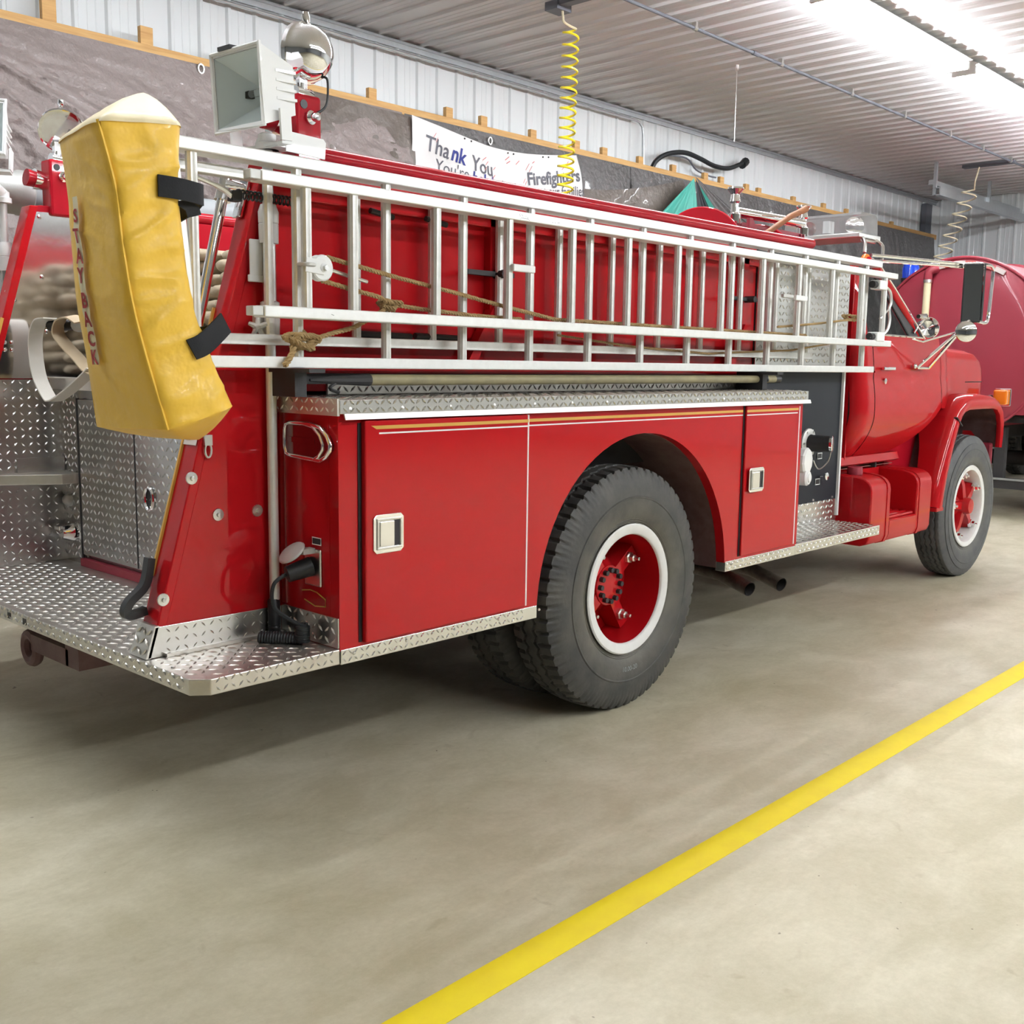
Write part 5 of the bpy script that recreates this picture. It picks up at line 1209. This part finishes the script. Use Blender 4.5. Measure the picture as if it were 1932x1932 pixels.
# heel plate
part('heel_plate', MB().box(1.44, 1.50, AY-0.03, AY+0.028, 2.03, 2.078), 'steel', EL, smooth=0)
part('heel_post', MB().bar((1.60, AY+0.005, 2.037), (1.655, AY+0.005, 1.472), (0, 0.016, 0), 0.018), 'aluminium', EL, smooth=0, bevel=0.004)
# pulley
pu = part('pulley', MB().lathe((2.052, 2.742, 1.742), (0, -1, 0), [(0.010, -0.004), (0.036, -0.004), (0.040, 0.0), (0.036, 0.006), (0.033, 0.012), (0.036, 0.018), (0.040, 0.024), (0.036, 0.028), (0.014, 0.028), (0.014, 0.034), (0, 0.034)], 28), 'white_paint', EL)
part('pulley_arm', MB().bar((1.985, 2.712, 1.748), (2.055, 2.712, 1.742), (0, 0.0025, 0), 0.022), 'white_paint', pu, smooth=0, bevel=0.002)
part('pulley_strap', MB().tube([(2.0+0.024*math.cos(a), BYY+0.024*math.sin(a), 1.748) for a in [2*PI*i/16 for i in range(16)]], 0.006, 6, closed=True), 'cast_grey', pu)
part('pulley_nut', MB().cyl((2.055, 2.711, 1.742), (2.055, 2.698, 1.742), 0.009, n=6), 'steel', pu)
part('pulley_rod', MB().tube([(2.09, 2.742, 1.742), (2.26, 2.76, 1.715)], 0.006, 8), 'steel', pu)
# locks across the rungs
for lx, lz in ((2.945, 1.803), (5.01, 1.806)):
    part('rung_lock', MB().box(lx-0.062, lx+0.055, BYY-0.034, BYY-0.016, lz-0.013, lz+0.013), 'white_paint', EL, smooth=0, bevel=0.004)
part('rung_lock', MB().box(4.83, 4.93, BYY-0.030, BYY-0.012, 1.80, 1.818), 'cast_grey', EL, smooth=0, bevel=0.004)
# halyard rope: twisted strands
def rope(pts, r=0.0075, twist=26, parent=None):
    P = smoothpath(pts, 10); m = MB(); L = 0
    for st in range(3):
        q = []; L = 0
        for i, p in enumerate(P):
            if i: L += (P[i]-P[i-1]).length
            a = L*2*PI*twist/1.0 + st*2*PI/3
            t = (P[min(i+1, len(P)-1)]-P[max(i-1, 0)]).normalized(); e1 = t.orthogonal().normalized(); e2 = t.cross(e1)
            e1 = Vector((0, 1, 0)) - t*t.y; e1.normalize(); e2 = t.cross(e1)
            q.append(p + (e1*math.cos(a)+e2*math.sin(a))*r*0.55)
        m.tube(q, r*0.62, 5)
    return part('halyard_rope', m, 'rope', parent, smooth=60)
def dense(pts, step=0.012):
    out = []
    for i in range(len(pts)-1):
        a = Vector(pts[i]); b = Vector(pts[i+1]); n = max(1, int((b-a).length/0.08))
        for k in range(n): out.append(a.lerp(b, k/n))
    out.append(Vector(pts[-1])); return out
rope(dense([(2.085, 2.742, 1.778), (2.344, 2.755, 1.742), (2.66, 2.762, 1.702), (2.95, 2.766, 1.662), (3.2, 2.768, 1.632), (3.9, 2.768, 1.629), (5.2, 2.768, 1.627)]), parent=EL)
rope(dense([(2.066, 2.742, 1.706), (2.31, 2.758, 1.668), (2.375, 2.775, 1.648)]), parent=EL)
rope(dense([(2.38, 2.775, 1.650), (2.50, 2.768, 1.640), (2.75, 2.765, 1.628), (3.0, 2.765, 1.624)]), parent=EL)
rope(dense([(2.37, 2.780, 1.640), (2.22, 2.775, 1.570), (2.06, 2.775, 1.530), (1.97, 2.77, 1.525)]), parent=EL)
rope(dense([(3.3, 2.84, 1.575), (3.8, 2.84, 1.54), (4.4, 2.845, 1.52), (5.2, 2.85, 1.55), (5.7, 2.85, 1.60)]), 0.005, parent=EL)
rope(dense([(4.9, 2.765, 1.66), (5.3, 2.765, 1.69), (5.62, 2.765, 1.72), (5.85, 2.765, 1.73)]), 0.006, parent=EL)
def knot(c, sx, sz, n, seed):
    rnd = random.Random(seed); pts = []
    for i in range(n):
        a = i*2.2; pts.append((c[0]+sx*math.cos(a)*rnd.uniform(.5, 1), c[1]+0.022*math.sin(a*1.7), c[2]+sz*math.sin(a)*rnd.uniform(.6, 1)))
    return pts
rope(knot((2.365, 2.775, 1.648), 0.045, 0.020, 9, 1), 0.008, parent=EL)
rope(knot((2.015, 2.775, 1.522), 0.065, 0.032, 13, 2), 0.009, parent=EL)
rope([(1.975, 2.765, 1.50), (1.965, 2.760, 1.48), (1.945, 2.757, 1.455), (1.935, 2.757, 1.445)], 0.009, parent=EL)
rope(knot((5.70, 2.775, 1.74), 0.075, 0.022, 9, 4), 0.006, parent=EL)
# stop bow at the front end
for z in (1.928, 1.640):
    part('stop_block', MB().box(5.90, 6.00, BYY-0.03, BYY+0.03, z-0.026, z+0.026), 'white_paint', EL, smooth=0, bevel=0.005)
    part('stop_roller', MB().cyl((5.86, BYY, z), (5.90, BYY, z), 0.020, n=14), 'dark_steel', EL)
part('stop_bow', MB().tube(smoothpath([(5.99, BYY, 1.935), (6.05, BYY-0.02, 1.90), (6.065, BYY-0.025, 1.84), (6.055, BYY-0.02, 1.80), (6.06, BYY-0.025, 1.74), (6.045, BYY-0.02, 1.68), (5.99, BYY, 1.635)], 6), 0.0085, 8), 'steel', EL)
part('bow_hook', MB().tube([(6.055, BYY-0.02, 1.80), (6.0, BYY, 1.75), (5.985, BYY, 1.745)], 0.006, 6), 'steel', EL)

RLd = root('roof_ladder', (3.5, 2.86, 1.50), 'straight aluminium roof ladder stowed behind the extension ladder', 'ladder')
CY = 2.871
for z0, z1 in ((1.995, 2.026), (1.507, 1.540)):
    part('rail', MB().box(1.62, 5.45, CY-0.018, CY+0.018, z0, z1), 'rung_aluminium', RLd, smooth=0, bevel=0.003)
me = rung_mesh('rung', 1.995-1.540, 0.0160)
for k in range(0, 11): link('rung', me, None, RLd, (1.962+0.3430*k, CY, 1.540))
hk = MB().tube(smoothpath([(1.72, CY+0.005, 1.985), (1.80, CY+0.005, 1.965), (1.84, CY+0.005, 1.945)], 4), [0.007]*4+[0.010]*5, 8)
part('roof_hook', hk, 'steel', RLd); part('hook_end', MB().box(1.835, 1.865, CY-0.01, CY+0.02, 1.93, 1.96), 'dark_steel', RLd, smooth=0)
sg = [(1.86+0.20*i/(14*10), CY+0.006+0.013*math.cos(2*PI*i/10), 1.953+0.013*math.sin(2*PI*i/10)) for i in range(14*10+1)]
part('hook_spring', MB().tube(sg, 0.0035, 5), 'dark_steel', RLd)
for hx in (2.37, 2.62):
    part('hook_rod', MB().tube([(hx, CY+0.004, 1.96), (hx+0.10, CY+0.004, 1.948)], 0.010, 8), 'dark_steel', RLd); part('hook_rod', MB().tube([(hx-0.05, CY+0.004, 1.552), (hx+0.18, CY+0.004, 1.548)], 0.012, 8), 'dark_steel', RLd)

# ladder rests on the ledge (parts of the truck)
for bx in (2.00, 4.80):
    part('ladder_rest', MB().box(bx-0.022, bx+0.022, 2.765, 2.915, 1.349, 1.436).box(bx-0.03, bx+0.03, 2.68, 2.90, 1.424, 1.436), 'dark_steel', TR, smooth=0)
part('pole_clip', MB().tube(arc((4.84, 2.80, 1.398), 0.028, -60, 200, 12, 0), 0.007, 6).box(4.83, 4.85, 2.79, 2.81, 1.349, 1.372), 'black_plastic', TR)
PK = root('pike_pole', (3.5, 2.80, 1.40), 'olive brown pike pole lying on the ledge under the ladders', 'pole')
part('shaft', MB().prism([(2.80+0.0185*math.cos(a), 1.400+0.0185*math.sin(a)) for a in [2*PI*i/12 for i in range(12)]], 0, 2.30, 4.95), 'olive_pole', PK)
part('shaft_end', MB().cyl((4.95, 2.80, 1.40), (5.0, 2.80, 1.40), 0.019, n=12), 'black_plastic', PK)
part('hook_head', MB().tube([(2.30, 2.80, 1.40), (2.15, 2.80, 1.40), (2.06, 2.80, 1.40)], [0.020, 0.014, 0.004], 10).tube(smoothpath([(2.18, 2.80, 1.40), (2.13, 2.79, 1.375), (2.16, 2.78, 1.36)], 4), 0.006, 6), 'dark_steel', PK)
# dark storage tray behind the pole
part('pole_tray', MB().box(2.02, 4.9, 2.86, 2.915, 1.386, 1.42), 'dark_steel', TR, smooth=0)
# axe lying over the hose bed edge
AX = root('axe', (5.75, 3.1, 2.2), 'wooden axe handle sticking up above the hose bed beside the chrome rail', 'axe')
d0 = Vector((5.10, 3.06, 2.125)); d1 = Vector((5.86, 3.16, 2.375))
part('handle', MB().tube([d0, d0.lerp(d1, .3)+Vector((0, 0, -.012)), d0.lerp(d1, .7)+Vector((0, 0, .006)), d0.lerp(d1, .93), d1], [0.015, 0.016, 0.017, 0.019, 0.021], 12), 'handle_wood', AX, smooth=60)
part('head', MB().prism([(4.98, 2.07), (5.10, 2.09), (5.13, 2.15), (5.08, 2.16), (4.96, 2.14)], 1, 3.045, 3.075), 'dark_steel', AX, smooth=0)
part('reel_guard', MB().box(4.96, 5.96, 3.0, 3.2, 2.06, 2.075), 'maroon_tank', TR, smooth=0)

# ------------------------------------------------------------------ yellow padded cover over the ladder ends
CV = root('ladder_cover', (1.48, 2.76, 1.24), 'yellow padded cover reading STAY BACK strapped over the ladder ends', 'ladder cover')
S1 = [(1.290, 2.60, 2.035), (1.329, 2.60, 1.883), (1.342, 2.60, 1.753), (1.364, 2.60, 1.602), (1.397, 2.60, 1.465), (1.452, 2.60, 1.275)]
S2 = [(1.325, 2.89, 2.025), (1.345, 2.895, 1.883), (1.350, 2.898, 1.768), (1.362, 2.908, 1.608), (1.397, 2.937, 1.463), (1.452, 3.005, 1.263)]
S3 = [(1.515, 2.60, 2.062), (1.505, 2.60, 1.905), (1.515, 2.60, 1.769), (1.537, 2.60, 1.610), (1.585, 2.60, 1.478), (1.652, 2.60, 1.335)]
S4 = [(1.56, 2.885, 2.06), (1.56, 2.89, 1.90), (1.565, 2.893, 1.77), (1.585, 2.90, 1.61), (1.62, 2.905, 1.478), (1.69, 2.905, 1.335)]
def cr(S, t):
    n = len(S)-1; f = t*n; i = min(int(f), n-1); k = f-i
    a = Vector(S[max(i-1, 0)]); b = Vector(S[i]); c = Vector(S[i+1]); d = Vector(S[min(i+2, n)])
    return 0.5*((2*b)+(c-a)*k+(2*a-5*b+4*c-d)*k*k+(3*b-a-3*c+d)*k**3)
NE = 18
FS = [0.015, 0.05] + [0.05+0.90*i/15 for i in range(1, 15)] + [0.95, 0.985]
def cover_ring(t, wr0=1.0):
    C = [cr(S1, t), cr(S3, t), cr(S4, t), cr(S2, t)]
    out = []
    for e in range(4):
        a, b = C[e], C[(e+1) % 4]; ed = (b-a); nrm = ed.cross(Vector((0, 0, 1))).normalized()
        for k in range(NE):
            f = FS[k]
            p = a.lerp(b, f); bul = (0.014 if e != 3 else 0.004)*(1-(2*f-1)**4) - (0.004 if f < 0.04 or f > 0.96 else 0)
            wrk = 0.0; wr = wr0
            if e == 3: wr *= 0.45 if f > 0.5 else 0.15 + 0.30*f/0.5
            if e in (0, 3):
                wrk = 0.012*noise.noise(Vector((p.x*9+p.y*5, p.z*10, e*3.1)))*wr + 0.025*max(0, 0.35-abs(noise.noise(Vector((p.x*5+p.y*6+p.z*3, p.z*15-p.y*7-p.x*6, e+7.7)))))*wr
            out.append(p + nrm*(bul+wrk))
    return out
NL = 110; m = MB(); R4 = NE*4
for i in range(NL+1):
    for p in cover_ring(i/NL): m.v.append(tuple(p))
for i in range(NL):
    for k in range(R4):
        k2 = (k+1) % R4; m.f.append((i*R4+k, i*R4+k2, (i+1)*R4+k2, (i+1)*R4+k))
bot = Vector((1.640, 2.76, 1.232)); base = cover_ring(1.0); prev = NL*R4
for q in (0.12, 0.3, 0.55, 0.8):
    o = len(m.v)
    for p in base:
        pp = p.lerp(bot, q); pp.z -= 0.010*math.sin(q*PI); m.v.append(tuple(pp))
    for k in range(R4):
        k2 = (k+1) % R4; m.f.append((prev+k, prev+k2, o+k2, o+k))
    prev = o
o = len(m.v); m.v.append(tuple(bot))
for k in range(R4): m.f.append((prev+k, prev+(k+1) % R4, o))
part('padded_sleeve', m, 'yellow_vinyl', CV, smooth=38)
apex = Vector((1.540, 2.83, 2.176)); m = MB(); base = cover_ring(0.0)
rings = [[p+(p-Vector((1.42, 2.74, 2.04))).normalized()*0.003 for p in base]]
rings[0] = [p+Vector((0, 0, -0.006)) for p in rings[0]]
for q in (0.0, 0.15, 0.35, 0.6, 0.85): rings.append([p.lerp(apex, q)+Vector((0, 0, 0.012*math.sin(q*PI)+0.003)) for p in base])
for rg in rings: m.v += [tuple(p) for p in rg]
for i in range(len(rings)-1):
    for k in range(R4):
        k2 = (k+1) % R4; m.f.append((i*R4+k, i*R4+k2, (i+1)*R4+k2, (i+1)*R4+k))
o = len(m.v); m.v.append(tuple(apex+Vector((0, 0, 0.002))))
for k in range(R4): m.f.append(((len(rings)-1)*R4+k, (len(rings)-1)*R4+(k+1) % R4, o))
part('top_flap', m, 'lit_yellow_vinyl', CV, smooth=50)
# piping on the near edge
part('seam_piping', MB().tube([cr(S1, i/30)+Vector((0.001, -0.002, 0)) for i in range(31)], 0.0045, 6), 'yellow_vinyl', CV)
# lettered strip on the rear face
def face(fr, z, lift):
    t = 0.5
    lo, hi = 0.0, 1.0
    for _ in range(24):
        t = (lo+hi)/2
        zz = cr(S1, t).z
        if zz > z: lo = t
        else: hi = t
    a, b = cr(S1, t), cr(S2, t); b.z = a.z
    ed = a-b; nrm = ed.cross(Vector((0, 0, 1))).normalized()
    f2 = fr; p = a.lerp(b, f2)
    ring = cover_ring(t)
    # true surface point: walk the e=3 edge samples (from S2 to S1)
    pts = ring[3*NE:4*NE] + [ring[0]]
    fs = FS + [1.0]
    g = 1-fr
    for i in range(NE):
        if fs[i] <= g <= fs[i+1]:
            k = (g-fs[i])/(fs[i+1]-fs[i]); p = pts[i].lerp(pts[i+1], k); break
    return p + nrm*lift
c0 = lambda z: 0.70 + (1.86-z)*0.05
part('reflective_strip', MB().grid(lambda u, v: face(c0(1.875-0.43*v) + 0.105*(0.5-u)*(1+0.2*v), 1.875-0.43*v, 0.011), 6, 60), 'reflective_tape', CV, smooth=60, recalc=False)
for chx, z in zip('STAY', (1.822, 1.767, 1.716, 1.668)):
    me = text_mesh(chx, 0.052, 0.0015, 'CENTER')
    for q in me.vertices: q.co = face(c0(z) - q.co.x/0.30, z-0.018+q.co.y, 0.0135)
    me.materials.append(MT['red_letter']); link('letter', me, None, CV)
for chx, z in zip('BACK', (1.607, 1.560, 1.511, 1.464)):
    me = text_mesh(chx, 0.052, 0.0015, 'CENTER')
    for q in me.vertices: q.co = face(c0(z) - q.co.x/0.30, z-0.018+q.co.y, 0.0135)
    me.materials.append(MT['red_letter']); link('letter', me, None, CV)
# straps
part('strap', MB().ribbon(smoothpath([(1.435, 2.578, 1.895), (1.49, 2.572, 1.893), (1.55, 2.585, 1.890), (1.575, 2.60, 1.889)], 4), (0, 0, 0.027), 0.003), 'black_webbing', CV, smooth=40)
part('strap', MB().ribbon(smoothpath([(1.572, 2.60, 1.889), (1.585, 2.66, 1.875), (1.59, 2.74, 1.86), (1.60, 2.82, 1.85)], 4), (0, 0, 0.026), 0.003), 'black_webbing', CV, smooth=40)
part('strap', MB().ribbon([(1.51, 2.600, 1.868), (1.545, 2.605, 1.852), (1.555, 2.612, 1.835)], (0.02, 0, 0.006), 0.003), 'black_webbing', CV, smooth=40)
part('strap', MB().ribbon(smoothpath([(1.515, 2.575, 1.485), (1.55, 2.572, 1.50), (1.60, 2.585, 1.535), (1.635, 2.60, 1.560)], 4), (-0.015, 0.0, 0.025), 0.003), 'black_webbing', CV, smooth=40)
part('strap', MB().ribbon(smoothpath([(1.60, 2.59, 1.535), (1.615, 2.66, 1.53), (1.62, 2.76, 1.52)], 4), (-0.012, 0.0, 0.02), 0.003), 'black_webbing', CV, smooth=40)

# ------------------------------------------------------------------ hose in the bed
FH = root('fire_hose', (3.2, YC, 1.376), 'tan canvas fire hose folded in layers in the hose bed', 'hose')
hm = MB(); NN = 14; segs = [(0.0, 0.02), (0.012, 0.030), (0.03, 0.036), (0.06, 0.038), (2.2, 0.038), (2.24, 0.03), (2.25, 0.01)]
for xx, rr in segs:
    for k in range(NN):
        a = 2*PI*k/NN; hm.v.append((xx, rr*1.25*math.cos(a), rr*0.70*math.sin(a)))
for i in range(len(segs)-1):
    for k in range(NN):
        k2 = (k+1) % NN; hm.f.append((i*NN+k, i*NN+k2, (i+1)*NN+k2, (i+1)*NN+k))
hm.f.append(tuple(range(NN))); hm.f.append(tuple((len(segs)-1)*NN+k for k in range(NN)))
me = hm.mesh('hose_fold', 60); me.materials.append(MT['hose_tan'])
rnd = random.Random(3)
for lay in range(10):
    for c in range(16):
        yy = 3.04 + 0.100*c + rnd.uniform(-0.015, 0.015)
        if yy > 4.62 or (3.27 < yy < 3.33): continue
        o = link('hose_fold', me, None, FH, (2.20 + rnd.uniform(-0.05, 0.14) + 0.02*lay, yy, 1.405 + 0.0535*lay + rnd.uniform(-0.003, 0.003)))
        o.rotation_euler = (rnd.uniform(-0.2, 0.2), 0, rnd.uniform(-0.012, 0.012))
part('hose_bed_divider', MB().prism([(2.16, 1.376), (4.88, 1.376), (4.88, 2.0), (2.70, 2.02), (2.55, 2.0), (2.42, 1.95), (2.32, 1.88), (2.25, 1.79), (2.21, 1.68), (2.18, 1.5)], 1, 3.292, 3.312), 'red_paint', TR, smooth=0, bevel=0.004)

# webbing straps on a bar at the back
BR = part('tail_bar', MB().cyl((2.02, 4.10, 1.592), (2.02, 4.545, 1.592), 0.022, n=14).box(2.01, 2.09, 4.16, 4.20, 1.376, 1.59), 'dark_steel', TR)
part('bar_collar', MB().cyl((2.02, 4.43, 1.592), (2.02, 4.46, 1.592), 0.030, n=14).cyl((2.02, 4.19, 1.592), (2.02, 4.30, 1.592), 0.029, n=14), 'cast_grey', BR)
WS = root('webbing_strap', (2.0, 4.45, 1.28), 'white webbing strap hanging in a loop behind the yellow cover', 'strap')
part('loop', MB().ribbon(smoothpath([(1.985, 4.47, 1.620), (1.985, 4.56, 1.612), (1.98, 4.605, 1.55), (1.98, 4.61, 1.46), (1.98, 4.58, 1.37), (1.98, 4.50, 1.295), (1.965, 4.42, 1.283), (1.96, 4.30, 1.315), (1.965, 4.17, 1.37), (1.985, 4.10, 1.42)], 6), (0.034, 0.010, 0.0), 0.0025), 'strap_white', WS, smooth=60)
WT = root('webbing_strap', (2.0, 4.25, 1.40), 'tan webbing strap twisted beside the white one', 'strap')
part('loop', MB().ribbon(smoothpath([(1.985, 4.20, 1.60), (1.975, 4.26, 1.622), (1.97, 4.34, 1.61), (1.97, 4.37, 1.56), (1.97, 4.30, 1.51), (1.97, 4.20, 1.46), (1.975, 4.14, 1.42), (1.98, 4.08, 1.40)], 6), (0.030, 0.012, 0.006), 0.0025), 'strap_tan', WT, smooth=60)

# suction hose on the far side
SH = root('suction_hose', (3.4, 5.05, 2.1), 'thick grey hard suction hose stowed high on the far side of the truck', 'hose')
part('hose', MB().cyl((2.16, 5.03, 2.19), (5.3, 5.03, 2.19), 0.085, n=24), 'suction_grey', SH)
part('coupling', MB().lathe((2.10, 5.03, 2.19), (1, 0, 0), [(0.09, -0.12), (0.095, -0.10), (0.095, 0.0), (0.10, 0.01), (0.10, 0.05), (0.088, 0.06)], 28), 'cast_grey', SH)
part('suction_hose_rack', MB().box(2.4, 2.46, 4.72, 5.12, 2.08, 2.105).box(4.7, 4.76, 4.72, 5.12, 2.08, 2.105), 'red_paint', TR, smooth=0)

# ------------------------------------------------------------------ tanker parked ahead
TK = root('tanker_truck', (13, 4.2, 0), 'dark red tanker truck parked beyond the fire truck cab', 'tanker truck')
TY, TZc, TRr, TX = 4.20, 1.685, 0.875, 11.0
N = 72
m = MB().lathe((TX, TY, TZc), (1, 0, 0), [(0, -0.05), (0.35, -0.042), (0.65, -0.02), (TRr-0.02, 0.0), (TRr, 0.02), (TRr, 4.2), (0, 4.2)], N, ref=(0, 0, 1))
part('tank', m, 'maroon_tank', TK, smooth=40)
rim = [(TX+0.005, TY+(TRr+0.004)*math.cos(a), TZc+(TRr+0.004)*math.sin(a)) for a in [2*PI*i/72 for i in range(72)]]
part('tank_rim', MB().tube(rim, 0.016, 8, closed=True), 'maroon_tank', TK, smooth=60)
part('tank_collar', MB().lathe((TX+1.2, TY, TZc), (1, 0, 0), [(TRr, 0), (TRr+0.03, 0.01), (TRr+0.03, 0.06), (TRr, 0.07)], N, ref=(0, 0, 1), cap=False), 'maroon_tank', TK)
for i in range(6):
    y0 = 4.40-0.10*i; part('reflective_tape', MB().box(TX-0.035, TX-0.005, y0-0.097, y0, 2.462, 2.505), 'red_lens' if i % 2 == 0 else 'decal_white', TK, smooth=0) if False else None
for i in range(7):
    a0 = math.radians(72+7*i); a1 = math.radians(72+7*i+6.9)
    poly = []
    for a in (a0, (a0+a1)/2, a1): poly.append((TY+(TRr-0.075)*math.cos(a), TZc+(TRr-0.075)*math.sin(a)))
    for a in (a1, (a0+a1)/2, a0): poly.append((TY+(TRr-0.030)*math.cos(a), TZc+(TRr-0.030)*math.sin(a)))
    part('reflective_tape', MB().prism(poly, 0, TX-0.030, TX-0.004), 'ink_red' if i % 2 else 'decal_white', TK, smooth=0)
part('vent_pipe', MB().tube([(TX-0.075, 4.50, 2.36), (TX-0.075, 4.515, 1.0)], 0.036, 14), 'reflective_tape', TK)
part('pipe_elbow', MB().tube(smoothpath([(TX-0.075, 4.50, 2.34), (TX-0.075, 4.495, 2.42), (TX-0.05, 4.46, 2.455), (TX+0.02, 4.44, 2.46)], 5), 0.042, 14), 'maroon_tank', TK)
part('hose_clamp', MB().cyl((TX-0.075, 4.50, 2.325), (TX-0.075, 4.50, 2.355), 0.043, n=14), 'steel', TK)
bc = part('blue_beacon', MB().lathe((TX+0.2, 4.80, 2.40), (0, 0, 1), [(0.085, 0), (0.085, 0.11), (0.075, 0.145), (0.045, 0.165), (0, 0.17)], 24), 'blue_lens', TK)
part('beacon_base', MB().cyl((TX+0.2, 4.80, 2.36), (TX+0.2, 4.80, 2.40), 0.09, n=20).box(TX+0.15, TX+0.25, 4.55, 4.86, 2.335, 2.362), 'dark_steel', bc)
part('beacon_core', MB().lathe((TX+0.2, 4.80, 2.40), (0, 0, 1), [(0.02, 0), (0.05, 0.05), (0.03, 0.12), (0, 0.125)], 14), 'chrome', bc)
fr = MB()
for y0 in (3.80, 4.50): fr.box(11.05, 16.6, y0, y0+0.1, 0.78, 0.98)
fr.box(11.1, 15.0, 3.35, 5.05, 0.95, 1.02)
part('frame', fr, 'underbody', TK, smooth=0)
part('rear_beam', MB().box(11.00, 11.12, 2.95, 5.45, 1.03, 1.17), 'maroon_tank', TK, smooth=0, bevel=0.01)
part('tank_saddle', MB().prism([(3.02, 1.17), (5.38, 1.17), (5.0, 0.98), (3.4, 0.98)], 0, 11.13, 15.0), 'underbody', TK, smooth=0)
part('rear_bumper', MB().box(11.05, 11.17, 3.0, 5.4, 0.30, 0.40).box(11.12, 11.2, 3.7, 3.8, 0.38, 0.9).box(11.12, 11.2, 4.6, 4.7, 0.38, 0.9), 'dark_steel', TK, smooth=0)
part('bumper_edge', MB().box(11.04, 11.05, 3.0, 5.4, 0.385, 0.405), 'galvanised', TK, smooth=0)
for y0 in (3.15, 3.45, 4.95, 5.25): link('tanker_wheel', ti_r, None, TK, (12.3, y0, 0.522))
for y0 in (3.25, 5.15): link('tanker_wheel', ti_r, None, TK, (16.1, y0, 0.522))
for axx in (12.3, 16.1): part('axle', MB().cyl((axx, 3.2, 0.52), (axx, 5.2, 0.52), 0.08, n=12), 'underbody', TK)
part('cab', MB().prism([(15.3, 0.9), (16.75, 0.9), (16.75, 1.5), (16.3, 1.55), (16.0, 2.3), (15.3, 2.35)], 1, 3.25, 5.15), 'maroon_tank', TK, smooth=0, bevel=0.05)
